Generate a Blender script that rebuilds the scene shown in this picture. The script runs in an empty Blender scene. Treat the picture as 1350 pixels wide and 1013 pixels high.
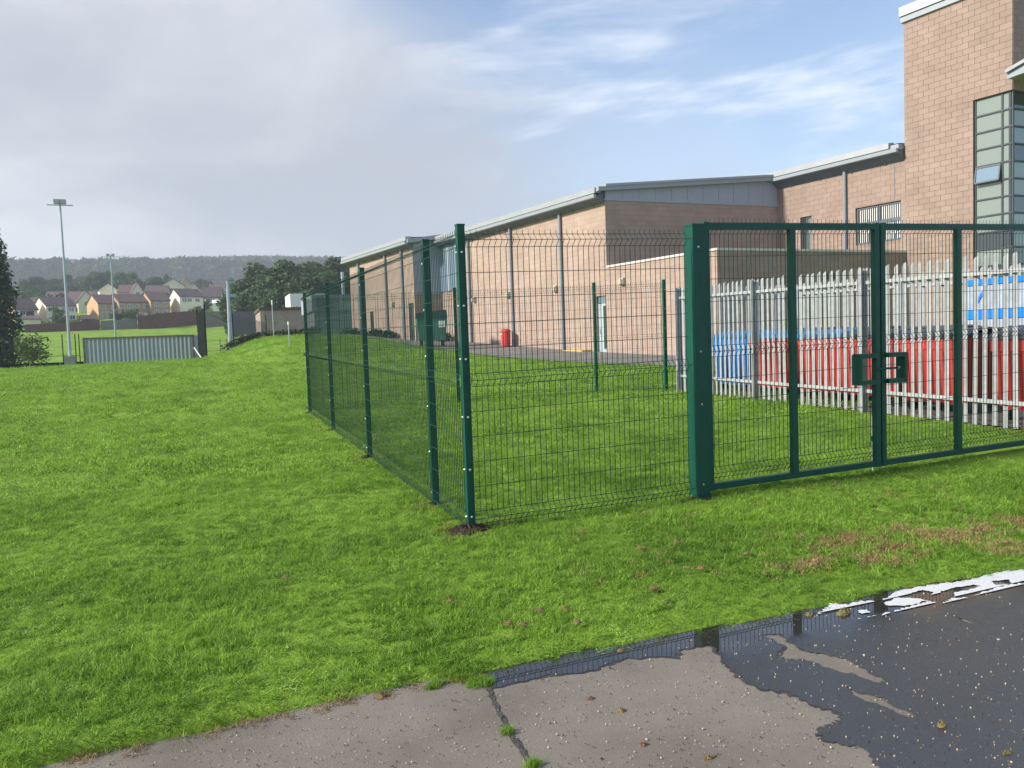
import bpy, math, random
import numpy as np
from mathutils import Matrix, Vector
random.seed(7); rng = np.random.default_rng(7)
S = bpy.context.scene; COL = S.collection
R_ = math.radians
# ------------------------------------------------------------------ camera
PW, PH, F_PX = 1350.0, 1013.0, 1025.64
YAW, PITCH, ROLL, EYE = 0.3718, 0.05555, -0.03464, 1.5145
_f = np.array([math.sin(YAW)*math.cos(PITCH), math.cos(YAW)*math.cos(PITCH), -math.sin(PITCH)])
_r = np.array([math.cos(YAW), -math.sin(YAW), 0.0]); _u = np.cross(_r, _f)
RT = math.cos(ROLL)*_r + math.sin(ROLL)*_u; UP = math.cos(ROLL)*_u - math.sin(ROLL)*_r; FW = _f
cam_d = bpy.data.cameras.new('camera'); cam = bpy.data.objects.new('camera', cam_d); COL.objects.link(cam)
cam_d.sensor_width = 36.0; cam_d.lens = F_PX/PW*36.0; cam_d.clip_start = 0.05; cam_d.clip_end = 6000
cam.matrix_world = Matrix(((RT[0], UP[0], -FW[0], 0), (RT[1], UP[1], -FW[1], 0), (RT[2], UP[2], -FW[2], EYE), (0, 0, 0, 1)))
S.camera = cam
def ray(u, v): return RT*((u-PW/2)/F_PX) - UP*((v-PH/2)/F_PX) + FW
def at(u, v, D):                       # point on a photo pixel's ray at horizontal distance D
    d = ray(u, v); k = D/math.hypot(d[0], d[1]); return Vector((d[0]*k, d[1]*k, EYE+d[2]*k))
def on_x(u, v, X): d = ray(u, v); t = X/d[0]; return Vector((X, d[1]*t, EYE+d[2]*t))
def on_y(u, v, Y): d = ray(u, v); t = Y/d[1]; return Vector((d[0]*t, Y, EYE+d[2]*t))
# ------------------------------------------------------------------ light
SUN_EL, SUN_AZ = R_(31), R_(-87)       # azimuth from +Y, negative = towards -X
sun_dir = Vector((math.sin(SUN_AZ)*math.cos(SUN_EL), math.cos(SUN_AZ)*math.cos(SUN_EL), math.sin(SUN_EL)))
sd = bpy.data.lights.new('sun', 'SUN'); sd.energy = 4.2; sd.angle = R_(6); sd.color = (1.0, 0.93, 0.82)
so = bpy.data.objects.new('sun', sd); COL.objects.link(so); so.location = (-30, 20, 40)
so.rotation_euler = sun_dir.to_track_quat('Z', 'Y').to_euler()
W = bpy.data.worlds.new('World'); S.world = W; W.use_nodes = True
WS, WR, WX, WY = 2.2, -46, 4.9, 0.7
def build_world():
    nt = W.node_tree; N = nt.nodes; L = nt.links; N.clear()
    out = N.new('ShaderNodeOutputWorld'); bg = N.new('ShaderNodeBackground'); L.new(bg.outputs[0], out.inputs[0])
    bg.inputs[1].default_value = 0.108
    sky = N.new('ShaderNodeTexSky'); sky.sky_type = 'NISHITA'; sky.sun_disc = False
    sky.sun_elevation = SUN_EL; sky.sun_rotation = SUN_AZ; sky.air_density = 1.0; sky.dust_density = 0.5; sky.ozone_density = 3.2
    tc = N.new('ShaderNodeTexCoord'); sep = N.new('ShaderNodeSeparateXYZ'); L.new(tc.outputs['Generated'], sep.inputs[0])
    def math_(op, a, b=None, c=None, clamp=False):
        n = N.new('ShaderNodeMath'); n.operation = op; n.use_clamp = clamp
        for i, x in enumerate((a, b, c)):
            if x is None: continue
            if isinstance(x, (int, float)): n.inputs[i].default_value = x
            else: L.new(x, n.inputs[i])
        return n.outputs[0]
    def ramp(x, lo, hi):
        n = N.new('ShaderNodeMapRange'); n.interpolation_type = 'SMOOTHSTEP'; L.new(x, n.inputs[0])
        n.inputs[1].default_value = lo; n.inputs[2].default_value = hi; return n.outputs[0]
    zz = math_('ADD', math_('MAXIMUM', sep.outputs[2], 0.0), 0.30)
    px = math_('DIVIDE', sep.outputs[0], zz); py = math_('DIVIDE', sep.outputs[1], zz)
    comb = N.new('ShaderNodeCombineXYZ'); L.new(px, comb.inputs[0]); L.new(py, comb.inputs[1])
    def noise(vec, scale, detail, rough, dist=0.0, sx=1, sy=1, rot=0, off=(0, 0, 0)):
        m = N.new('ShaderNodeMapping'); L.new(vec, m.inputs[0]); m.inputs['Scale'].default_value = (sx, sy, 1)
        m.vector_type = 'TEXTURE'; m.inputs['Rotation'].default_value = (0, 0, rot); m.inputs['Location'].default_value = off
        n = N.new('ShaderNodeTexNoise'); n.inputs['Scale'].default_value = scale; n.inputs['Detail'].default_value = detail
        n.inputs['Roughness'].default_value = rough; n.inputs['Distortion'].default_value = dist
        L.new(m.outputs[0], n.inputs['Vector']); return n.outputs[0]
    n_big = noise(comb.outputs[0], 0.9, 8, 0.55, 0.2, off=(2.3, 1.1, 0))
    n_mid = noise(comb.outputs[0], 1.1, 7, 0.55, 0.2, off=(5.2, 7.7, 0))
    n_wisp = noise(comb.outputs[0], WS, 12, 0.60, 0.5, sx=2.6, sy=1.0, rot=R_(WR), off=(WX, WY, 0))
    # cloud bank towards the sun's side, thinning to streaks on the other
    side = math_('ADD', math_('MULTIPLY', sep.outputs[0], -0.93), math_('MULTIPLY', sep.outputs[1], 0.363))
    low = math_('SUBTRACT', 0.42, sep.outputs[2])
    cover = math_('ADD', math_('ADD', math_('MULTIPLY', side, 0.95), math_('MULTIPLY', low, 0.75)), math_('MULTIPLY', math_('SUBTRACT', n_big, 0.5), 1.3))
    m1 = ramp(cover, -0.05, 0.42)
    m2 = math_('MULTIPLY', ramp(n_wisp, 0.49, 0.67), 0.9)
    veil = math_('MULTIPLY', ramp(n_mid, 0.4, 0.75), 0.12)
    base = math_('ADD', math_('MULTIPLY', low, 0.35), 0.0, clamp=True)
    inv = math_('MULTIPLY', math_('SUBTRACT', 1.0, m2), math_('MULTIPLY', math_('SUBTRACT', 1.0, veil), math_('SUBTRACT', 1.0, base)))
    thin = math_('SUBTRACT', 1.0, inv)
    mx1 = N.new('ShaderNodeMix'); mx1.data_type = 'RGBA'; L.new(thin, mx1.inputs[0]); L.new(sky.outputs[0], mx1.inputs[6]); mx1.inputs[7].default_value = (5.6, 5.9, 6.4, 1)
    # thick cloud: grey bellies, bright edges
    belly = ramp(math_('ADD', n_mid, math_('MULTIPLY', side, -0.42)), 0.16, 0.52)
    cc = N.new('ShaderNodeMix'); cc.data_type = 'RGBA'; L.new(belly, cc.inputs[0]); cc.inputs[6].default_value = (4.6, 4.75, 5.0, 1); cc.inputs[7].default_value = (2.45, 2.65, 3.1, 1)
    mx2 = N.new('ShaderNodeMix'); mx2.data_type = 'RGBA'; L.new(m1, mx2.inputs[0]); L.new(mx1.outputs[2], mx2.inputs[6]); L.new(cc.outputs[2], mx2.inputs[7])
    L.new(mx2.outputs[2], bg.inputs[0])
build_world()
S.view_settings.view_transform = 'Standard'; S.view_settings.look = 'None'; S.view_settings.exposure = 0.92; S.view_settings.gamma = 1.0
try: S.view_settings.use_curve_mapping = False
except Exception: pass
S.render.engine = 'CYCLES'
S.cycles.max_bounces = 8; S.cycles.transparent_max_bounces = 16; S.cycles.volume_bounces = 0
# ------------------------------------------------------------------ helpers
def smooth(a, b, x):
    t = np.clip((np.asarray(x, float)-a)/(b-a), 0, 1); return t*t*(3-2*t)
def gz(x, y):                          # ground height
    x = np.asarray(x, float); y = np.asarray(y, float)
    xs = np.clip(x, -14, 30); yn = np.minimum(y, 62)
    z = .0176*(yn-5.887)+.0188*(xs-1.9)
    z = z + (1.35-.45*smooth(9, 13, x))*smooth(-.7, 4.8, x)*smooth(25, 57, y)*(1-smooth(66, 92, y)*(1-smooth(9, 14, x)*0))
    far = np.interp(y, [62, 74, 150, 215, 235, 300, 420, 600, 900, 1300, 1650, 1900, 2300], [.8, .55, .5, 8.0, 12.2, 19, 32, 46, 71, 107, 138, 145, 145])
    und = 8*np.sin(x*.0063+1.0)+5*np.sin(x*.0155+.3)
    far = far + und*smooth(700, 1500, y)
    return z+(far-z)*smooth(63, 78, y)
def g1(x, y): return float(gz(x, y))
def lin(r, g, b):
    c = lambda v: (v/255/12.92) if v/255 <= .04045 else ((v/255+.055)/1.055)**2.4
    return (c(r), c(g), c(b), 1)
class MB:
    def __init__(s): s.v = []; s.f = []; s.m = []
    def add(s, vs, fs, mi=0):
        o = len(s.v); s.v += [tuple(p) for p in vs]; s.f += [tuple(i+o for i in q) for q in fs]; s.m += [mi]*len(fs); return s
    BF = [(0, 3, 2, 1), (4, 5, 6, 7), (0, 1, 5, 4), (1, 2, 6, 5), (2, 3, 7, 6), (3, 0, 4, 7)]
    def box(s, x0, x1, y0, y1, z0, z1, T=None, mi=0):
        P = [(x0, y0, z0), (x1, y0, z0), (x1, y1, z0), (x0, y1, z0), (x0, y0, z1), (x1, y0, z1), (x1, y1, z1), (x0, y1, z1)]
        if T: P = [T(*p) for p in P]
        return s.add(P, MB.BF, mi)
    def tube(s, pts, r, n=4, cap=True, mi=0):
        pts = [Vector(p) for p in pts]; rs = r if isinstance(r, (list, tuple)) else [r]*len(pts)
        rings = []
        for i, p in enumerate(pts):
            d = (pts[min(i+1, len(pts)-1)]-pts[max(i-1, 0)]).normalized()
            a = d.cross(Vector((0, 0, 1)) if abs(d.z) < .9 else Vector((0, 1, 0))).normalized(); b = d.cross(a)
            rings.append([p+(a*math.cos(2*math.pi*(k+.5)/n)+b*math.sin(2*math.pi*(k+.5)/n))*rs[i] for k in range(n)])
        vs = [q for rg in rings for q in rg]; fs = []
        for i in range(len(pts)-1):
            for k in range(n): fs.append((i*n+k, i*n+(k+1) % n, (i+1)*n+(k+1) % n, (i+1)*n+k))
        if cap: fs += [tuple(range(n))[::-1], tuple((len(pts)-1)*n+k for k in range(n))]
        return s.add(vs, fs, mi)
    def prism(s, poly, T0, T1, mi=0):    # polygon (list of 2d) extruded between two mappings
        n = len(poly); vs = [T0(*p) for p in poly]+[T1(*p) for p in poly]
        fs = [tuple(range(n))[::-1], tuple(range(n, 2*n))]+[(i, (i+1) % n, n+(i+1) % n, n+i) for i in range(n)]
        return s.add(vs, fs, mi)
    def mesh(s, name, mats):
        me = bpy.data.meshes.new(name); me.from_pydata(s.v, [], s.f)
        for m in (mats if isinstance(mats, (list, tuple)) else [mats]): me.materials.append(m)
        if any(s.m): me.polygons.foreach_set('material_index', s.m)
        me.update(); return me
    def build(s, name, mats, parent=None, smooth_=False):
        me = s.mesh(name, mats)
        if smooth_: me.polygons.foreach_set('use_smooth', [True]*len(me.polygons))
        return link(name, me, parent)
def link(name, me, parent=None):
    o = bpy.data.objects.new(name, me); COL.objects.link(o)
    if parent is not None:
        o.parent = parent
        p = Vector((0, 0, 0)); q = parent
        while q is not None: p += q.location; q = q.parent
        o.location = -p if me is not None else o.location
    return o
def tag(o, label=None, cat=None, group=None, kind=None):
    if label: o['label'] = label
    if cat: o['category'] = cat
    if group: o['group'] = group
    if kind: o['kind'] = kind
    return o
def thing(name, label, cat, loc, group=None):      # an unrotated Empty at the thing's base; parts are modelled in world axes and offset by link()
    o = bpy.data.objects.new(name, None); COL.objects.link(o); o.location = loc; o.empty_display_size = .2
    return tag(o, label, cat, group)
def local_thing(name, label, cat, loc, rz=0, group=None):
    o = thing(name, label, cat, loc, group); o.rotation_euler = (0, 0, rz); return o
def lpart(name, mb, mats, parent, smooth_=False):  # part modelled in its parent's local axes
    me = mb.mesh(name, mats)
    if smooth_: me.polygons.foreach_set('use_smooth', [True]*len(me.polygons))
    o = bpy.data.objects.new(name, me); COL.objects.link(o); o.parent = parent; return o
def copy_tree(o, parent=None):
    c = o.copy(); COL.objects.link(c); c.parent = parent
    for ch in list(o.children): copy_tree(ch, c)
    return c
# ------------------------------------------------------------------ materials
def new_mat(name):
    m = bpy.data.materials.new(name); m.use_nodes = True; nt = m.node_tree
    return m, nt.nodes, nt.links, nt.nodes['Principled BSDF']
def mat(name, col, rough=.7, var=.15, scale=3.0, metal=0.0, bump=0.0, bscale=40.0, col2=None, spec=.4, detail=6, sxyz=(1, 1, 1), island=0.0, objrand=0.0):
    m, N, L, B = new_mat(name)
    B.inputs['Roughness'].default_value = rough; B.inputs['Metallic'].default_value = metal; B.inputs['Specular IOR Level'].default_value = spec
    g = N.new('ShaderNodeNewGeometry'); mp = N.new('ShaderNodeMapping'); mp.inputs['Scale'].default_value = sxyz
    L.new(g.outputs['Position'], mp.inputs[0])
    n = N.new('ShaderNodeTexNoise'); n.inputs['Scale'].default_value = scale; n.inputs['Detail'].default_value = detail; n.inputs['Roughness'].default_value = .6
    L.new(mp.outputs[0], n.inputs['Vector'])
    cr = N.new('ShaderNodeMapRange'); L.new(n.outputs[0], cr.inputs[0]); cr.inputs[1].default_value = .3; cr.inputs[2].default_value = .7
    mx = N.new('ShaderNodeMix'); mx.data_type = 'RGBA'; L.new(cr.outputs[0], mx.inputs[0])
    a = [max(0, c*(1-var)) for c in col[:3]]+[1]; b = [min(1, c*(1+var)) for c in col[:3]]+[1]
    if col2: a, b = col, col2
    mx.inputs[6].default_value = a; mx.inputs[7].default_value = b
    o = mx.outputs[2]
    if island or objrand:
        hs = N.new('ShaderNodeHueSaturation'); L.new(o, hs.inputs['Color']); mr = N.new('ShaderNodeMapRange')
        if island: L.new(g.outputs['Random Per Island'], mr.inputs[0]); k = island
        else:
            oi = N.new('ShaderNodeObjectInfo'); L.new(oi.outputs['Random'], mr.inputs[0]); k = objrand
        mr.inputs[3].default_value = 1-k; mr.inputs[4].default_value = 1+k; L.new(mr.outputs[0], hs.inputs['Value']); o = hs.outputs[0]
    L.new(o, B.inputs['Base Color'])
    if bump:
        n2 = N.new('ShaderNodeTexNoise'); n2.inputs['Scale'].default_value = bscale; n2.inputs['Detail'].default_value = 4; L.new(mp.outputs[0], n2.inputs['Vector'])
        bp = N.new('ShaderNodeBump'); bp.inputs['Strength'].default_value = bump; bp.inputs['Distance'].default_value = .02; L.new(n2.outputs[0], bp.inputs['Height']); L.new(bp.outputs[0], B.inputs['Normal'])
    return m
def leaf_mat(name, c1, c2, trans=.35, rough=.6, objrand=.2, nscale=.5, spec=.3):
    m, N, L, B = new_mat(name); B.inputs['Roughness'].default_value = rough; B.inputs['Specular IOR Level'].default_value = spec
    g = N.new('ShaderNodeNewGeometry'); n = N.new('ShaderNodeTexNoise'); n.inputs['Scale'].default_value = nscale; n.inputs['Detail'].default_value = 6; L.new(g.outputs['Position'], n.inputs['Vector'])
    oi = N.new('ShaderNodeObjectInfo')
    ad = N.new('ShaderNodeMath'); ad.operation = 'MULTIPLY_ADD'; L.new(g.outputs['Random Per Island'], ad.inputs[0]); ad.inputs[1].default_value = .5; L.new(n.outputs[0], ad.inputs[2])
    mr = N.new('ShaderNodeMapRange'); L.new(ad.outputs[0], mr.inputs[0]); mr.inputs[1].default_value = .42; mr.inputs[2].default_value = 1.05
    mx = N.new('ShaderNodeMix'); mx.data_type = 'RGBA'; L.new(mr.outputs[0], mx.inputs[0]); mx.inputs[6].default_value = c1; mx.inputs[7].default_value = c2
    hs = N.new('ShaderNodeHueSaturation'); L.new(mx.outputs[2], hs.inputs['Color']); vr = N.new('ShaderNodeMapRange'); L.new(oi.outputs['Random'], vr.inputs[0]); vr.inputs[3].default_value = 1-objrand; vr.inputs[4].default_value = 1+objrand; L.new(vr.outputs[0], hs.inputs['Value'])
    L.new(hs.outputs[0], B.inputs['Base Color'])
    tr = N.new('ShaderNodeBsdfTranslucent'); L.new(hs.outputs[0], tr.inputs[0])
    ms = N.new('ShaderNodeMixShader'); ms.inputs[0].default_value = trans; L.new(B.outputs[0], ms.inputs[1]); L.new(tr.outputs[0], ms.inputs[2])
    L.new(ms.outputs[0], N['Material Output'].inputs[0]); return m
def ramp_node(N, L, src, stops):
    r = N.new('ShaderNodeValToRGB'); L.new(src, r.inputs[0]); e = r.color_ramp.elements
    while len(e) < len(stops): e.new(.5)
    for k, (p, c) in enumerate(stops): e[k].position = p; e[k].color = c
    return r.outputs[0]
def noise_node(N, L, vec, scale, detail=6, rough=.6, dist=0):
    n = N.new('ShaderNodeTexNoise'); n.inputs['Scale'].default_value = scale; n.inputs['Detail'].default_value = detail; n.inputs['Roughness'].default_value = rough; n.inputs['Distortion'].default_value = dist
    if vec is not None: L.new(vec, n.inputs['Vector'])
    return n.outputs[0]
def block_mat(name, ax, ay):             # coursed blockwork for walls too far off to tell the blocks apart; s = ax*x + ay*y
    m, N, L, B = new_mat(name); B.inputs['Roughness'].default_value = .9; B.inputs['Specular IOR Level'].default_value = .2
    g = N.new('ShaderNodeNewGeometry'); dp = N.new('ShaderNodeVectorMath'); dp.operation = 'DOT_PRODUCT'; L.new(g.outputs['Position'], dp.inputs[0]); dp.inputs[1].default_value = (ax, ay, 0)
    sp = N.new('ShaderNodeSeparateXYZ'); L.new(g.outputs['Position'], sp.inputs[0]); cb = N.new('ShaderNodeCombineXYZ'); L.new(dp.outputs['Value'], cb.inputs[0]); L.new(sp.outputs[2], cb.inputs[1])
    bt = N.new('ShaderNodeTexBrick'); L.new(cb.outputs[0], bt.inputs['Vector']); bt.inputs['Scale'].default_value = 1; bt.inputs['Brick Width'].default_value = .45; bt.inputs['Row Height'].default_value = .225
    bt.inputs['Mortar Size'].default_value = .008; bt.inputs['Mortar Smooth'].default_value = .3; bt.inputs['Bias'].default_value = -.1
    bt.inputs['Color1'].default_value = BLK1; bt.inputs['Color2'].default_value = BLK2; bt.inputs['Mortar'].default_value = MORT
    n = noise_node(N, L, g.outputs['Position'], .5, 8, .65)
    mr = N.new('ShaderNodeMapRange'); L.new(n, mr.inputs[0]); mr.inputs[1].default_value = .3; mr.inputs[2].default_value = .7; mr.inputs[3].default_value = .86; mr.inputs[4].default_value = 1.1
    mm = N.new('ShaderNodeMix'); mm.data_type = 'RGBA'; mm.blend_type = 'MULTIPLY'; mm.inputs[0].default_value = 1; L.new(bt.outputs['Color'], mm.inputs[6]); L.new(mr.outputs[0], mm.inputs[7])
    L.new(mm.outputs[2], B.inputs['Base Color'])
    bp = N.new('ShaderNodeBump'); bp.invert = True; bp.inputs['Strength'].default_value = .6; bp.inputs['Distance'].default_value = .008; L.new(bt.outputs['Fac'], bp.inputs['Height']); L.new(bp.outputs[0], B.inputs['Normal'])
    return m
BLK1 = (.37, .28, .235, 1); BLK2 = (.42, .32, .268, 1); MORT = (.32, .245, .208, 1)
M_GREEN = mat('green_powder_coat', (.005, .072, .050, 1), .45, .12, 8, spec=.28, bump=.05, bscale=200)
M_WIRE = mat('green_coated_wire', (.008, .05, .038, 1), .45, .1, 8)
M_BOLT = mat('zinc_bolt', (.50, .51, .52, 1), .4, .1, 50, metal=.9)
M_GALV = mat('galvanised_steel', (.34, .36, .37, 1), .55, .22, 9, metal=.3, bump=.08, bscale=60, col2=(.47, .49, .50, 1))
M_GALV2 = mat('weathered_zinc', (.34, .36, .38, 1), .55, .2, 6, metal=.4)
M_SOIL = mat('dark_soil', (.05, .032, .02, 1), .95, .4, 30, bump=1, bscale=90)
M_MORTAR = mat('mortar', (.255, .19, .157, 1), .95, .15, 6)
M_BLOCK = mat('sandstone_block', (.275, .205, .172, 1), .9, 0, .8, col2=(.34, .256, .216, 1), bump=.25, bscale=70, island=.06, spec=.2)
M_BLOCK1 = mat('sandstone_block_single', (.275, .205, .172, 1), .9, 0, .8, col2=(.34, .256, .216, 1), bump=.25, bscale=70, objrand=.06, spec=.2)
M_ROOFM = mat('pale_metal_roof', (.36, .38, .40, 1), .45, .06, 1.5, metal=.2)
M_FASCIA = mat('grey_fascia', (.30, .34, .39, 1), .45, .06, 2)
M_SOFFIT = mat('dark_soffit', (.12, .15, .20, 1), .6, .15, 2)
M_CLAD = mat('grey_cladding', (.33, .37, .44, 1), .45, .05, 1.5)
M_PIPE = mat('grey_downpipe', (.22, .25, .30, 1), .5, .1, 4)
M_FRAME = mat('dark_window_frame', (.045, .055, .07, 1), .45, .1, 4)
M_WHITE = mat('white_paint', (.78, .78, .76, 1), .5, .06, 4)
M_COPING = mat('pale_coping', (.60, .58, .54, 1), .7, .12, 4)
M_TARM2 = mat('lane_tarmac', (.17, .16, .155, 1), .9, .2, 1.2, bump=.2, bscale=60)
def glass_mat(name, col, rough=.06):
    m, N, L, B = new_mat(name); B.inputs['Base Color'].default_value = col; B.inputs['Roughness'].default_value = rough
    B.inputs['Specular IOR Level'].default_value = .9
    try: B.inputs['Coat Weight'].default_value = .6; B.inputs['Coat Roughness'].default_value = .03
    except Exception: pass
    g = N.new('ShaderNodeNewGeometry'); n = noise_node(N, L, g.outputs['Position'], 1.2, 2); bp = N.new('ShaderNodeBump'); bp.inputs['Strength'].default_value = .05; L.new(n, bp.inputs['Height']); L.new(bp.outputs[0], B.inputs['Normal'])
    return m
M_GLASS = glass_mat('green_tinted_glass', (.21, .26, .235, 1)); M_DGLASS = glass_mat('dark_glass', (.04, .05, .055, 1)); M_SKYGL = glass_mat('blue_glass', (.16, .24, .33, 1))
# ------------------------------------------------------------------ ground
HAZE = .0005
TDROP = .012                               # the tarmac lies this far below the lawn
def tz(x, y): return .0176*(np.asarray(y, float)-5.887)+.0188*(np.clip(x, -14, 30)-1.9)-TDROP
def on_tarmac(u, v, lift=0.0):
    d = ray(u, v); c = float(tz(0, 0)); k = .0176*d[1]+.0188*d[0]; t = (c+lift-EYE)/(d[2]-k); return Vector((d[0]*t, d[1]*t, EYE+d[2]*t))
_ep = [on_tarmac(u, v) for u, v in ((20, 1020), (60, 1011), (150, 990), (300, 959), (430, 927), (530, 907), (640, 890), (700, 877), (800, 858), (880, 842), (950, 829), (1040, 812), (1100, 800), (1180, 781), (1250, 770), (1350, 756))]
_ex, _ey = [p.x for p in _ep], [p.y for p in _ep]
def edge(x): x = np.asarray(x, float); return np.interp(x, _ex, _ey)+.010*np.sin(x*9.1)+.007*np.sin(x*23.7+1)
def axis(pts):
    out = []
    for a, b, n in pts: out += list(np.linspace(a, b, n, endpoint=False))
    return np.array(out+[pts[-1][1]])
def sheet(name, xs, ys, fz, m, kind='structure'):
    X, Y = np.meshgrid(xs, ys); Z = fz(X, Y)
    v = np.stack([X, Y, Z], -1).reshape(-1, 3); nx, ny = len(xs), len(ys)
    i = np.arange(nx-1)[None, :]+nx*np.arange(ny-1)[:, None]
    f = np.stack([i, i+1, i+1+nx, i+nx], -1).reshape(-1, 4)
    me = bpy.data.meshes.new(name); me.from_pydata(v.tolist(), [], f.tolist()); me.materials.append(m)
    me.polygons.foreach_set('use_smooth', [True]*len(me.polygons)); me.update()
    return tag(link(name, me), kind=kind)
def lawn_mat():
    m, N, L, B = new_mat('mown_grass_ground'); B.inputs['Roughness'].default_value = .95; B.inputs['Specular IOR Level'].default_value = .1
    g = N.new('ShaderNodeNewGeometry'); P = g.outputs['Position']
    a = noise_node(N, L, P, .35, 9, .65); b = noise_node(N, L, P, 14, 6, .7)
    mx = N.new('ShaderNodeMath'); mx.operation = 'MULTIPLY_ADD'; L.new(b, mx.inputs[0]); mx.inputs[1].default_value = .55; L.new(a, mx.inputs[2])
    c = ramp_node(N, L, mx.outputs[0], [(.45, (.07, .13, .016, 1)), (.75, (.17, .285, .032, 1)), (1.0, (.25, .38, .055, 1))])
    L.new(c, B.inputs['Base Color'])
    n2 = noise_node(N, L, P, 30, 5, .7); bp = N.new('ShaderNodeBump'); bp.inputs['Strength'].default_value = .8; bp.inputs['Distance'].default_value = .05; L.new(n2, bp.inputs['Height']); L.new(bp.outputs[0], B.inputs['Normal'])
    return m
M_LAWN = lawn_mat()
def ground_z(X, Y):
    e = edge(X); return gz(X, Y)-.12*(1-smooth(e-.03, e+.03, Y))+.05*(1-smooth(-.9, 1.2, X))*smooth(e-.02, e+.02, Y)*(1-smooth(e+.1, e+1.2, Y))+.015*np.sin(X*1.7+Y*.6)*np.sin(Y*1.3-X*.4)*smooth(3.6, 6, Y)*(1-smooth(30, 50, Y))
gx_ = axis([(-1250, -300, 20), (-300, -80, 22), (-80, -20, 30), (-20, 14, 140), (14, 40, 40), (40, 120, 20), (120, 1250, 40)])
gy_ = axis([(-60, 2.9, 16), (2.9, 4.0, 50), (4.0, 12, 60), (12, 70, 90), (70, 100, 24), (100, 320, 56), (320, 2300, 80)])
lawn = sheet('lawn', gx_, gy_, ground_z, M_LAWN)
# tarmac
def tarmac_mat():
    m, N, L, B = new_mat('worn_tarmac'); g = N.new('ShaderNodeNewGeometry'); P = g.outputs['Position']
    a = noise_node(N, L, P, 1.6, 8, .65); b = noise_node(N, L, P, 210, 8, .75)
    c = ramp_node(N, L, a, [(.28, (.135, .118, .098, 1)), (.5, (.185, .163, .138, 1)), (.72, (.225, .20, .17, 1))])
    v = N.new('ShaderNodeTexVoronoi'); v.inputs['Scale'].default_value = 95; L.new(P, v.inputs['Vector'])
    sp = N.new('ShaderNodeSeparateColor'); L.new(v.outputs['Color'], sp.inputs[0])
    def thr(x, t, up): n = N.new('ShaderNodeMath'); n.operation = 'GREATER_THAN' if up else 'LESS_THAN'; L.new(x, n.inputs[0]); n.inputs[1].default_value = t; return n.outputs[0]
    def mul(a_, b_): n = N.new('ShaderNodeMath'); n.operation = 'MULTIPLY'; L.new(a_, n.inputs[0]); L.new(b_, n.inputs[1]); return n.outputs[0]
    near_ = thr(v.outputs['Distance'], .32, False)
    white = mul(thr(sp.outputs[0], .965, True), near_); dark = mul(thr(sp.outputs[1], .95, True), near_)
    m1 = N.new('ShaderNodeMix'); m1.data_type = 'RGBA'; L.new(white, m1.inputs[0]); L.new(c, m1.inputs[6]); m1.inputs[7].default_value = (.36, .31, .26, 1)
    m2 = N.new('ShaderNodeMix'); m2.data_type = 'RGBA'; L.new(dark, m2.inputs[0]); L.new(m1.outputs[2], m2.inputs[6]); m2.inputs[7].default_value = (.03, .028, .026, 1)
    m3 = N.new('ShaderNodeMix'); m3.data_type = 'RGBA'; m3.blend_type = 'MULTIPLY'; m3.inputs[0].default_value = .5; L.new(m2.outputs[2], m3.inputs[6])
    r2 = ramp_node(N, L, b, [(.3, (.6, .6, .6, 1)), (.7, (1.25, 1.25, 1.25, 1))]); L.new(r2, m3.inputs[7])
    L.new(m3.outputs[2], B.inputs['Base Color']); B.inputs['Roughness'].default_value = .85; B.inputs['Specular IOR Level'].default_value = .3
    bp = N.new('ShaderNodeBump'); bp.inputs['Strength'].default_value = .45; bp.inputs['Distance'].default_value = .003; L.new(b, bp.inputs['Height'])
    bp2 = N.new('ShaderNodeBump'); bp2.inputs['Strength'].default_value = .3; bp2.inputs['Distance'].default_value = .003; L.new(v.outputs['Distance'], bp2.inputs['Height']); L.new(bp.outputs[0], bp2.inputs['Normal']); L.new(bp2.outputs[0], B.inputs['Normal'])
    return m
M_TARM = tarmac_mat()
tarmac = sheet('tarmac_path', axis([(-40, 60, 60)]), axis([(-30, 3.75, 40)]), tz, M_TARM)
def on_lawn(u, v):
    d = ray(u, v); k = .0176*d[1]+.0188*d[0]; t = (float(gz(0, 0))-EYE)/(d[2]-k); x, y = d[0]*t, d[1]*t; return Vector((x, y, g1(x, y)))
# lane along the hall (built after the hall's axes)
TH = R_(9.5); AV = Vector((-math.sin(TH), math.cos(TH), 0)); NV = Vector((-math.cos(TH), -math.sin(TH), 0))
K = Vector((16.82, 31.0, 0)); G = Vector((26.34, 31.0, 0))
def FK(s, o, z): p = K+AV*s+NV*o; return (p.x, p.y, z)
def FG(s, o, z): p = G+AV*s+NV*o; return (p.x, p.y, z)
lane = MB(); ls = [-14, -10, -6, -3, 0, 4, 8, 12, 16, 20, 25, 30, 36, 44]
for i in range(len(ls)-1):
    q = []
    for s_ in (ls[i], ls[i+1]):
        for k in range(6):
            o_ = -.2+(4.4+.2)*k/5; p = FK(s_, o_, 0); q.append((p[0], p[1], g1(p[0], p[1])+.03))
    lane.add(q, [(k, k+1, 7+k, 6+k) for k in range(5)])
tag(lane.build('service_lane', M_TARM2), kind='structure')
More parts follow.
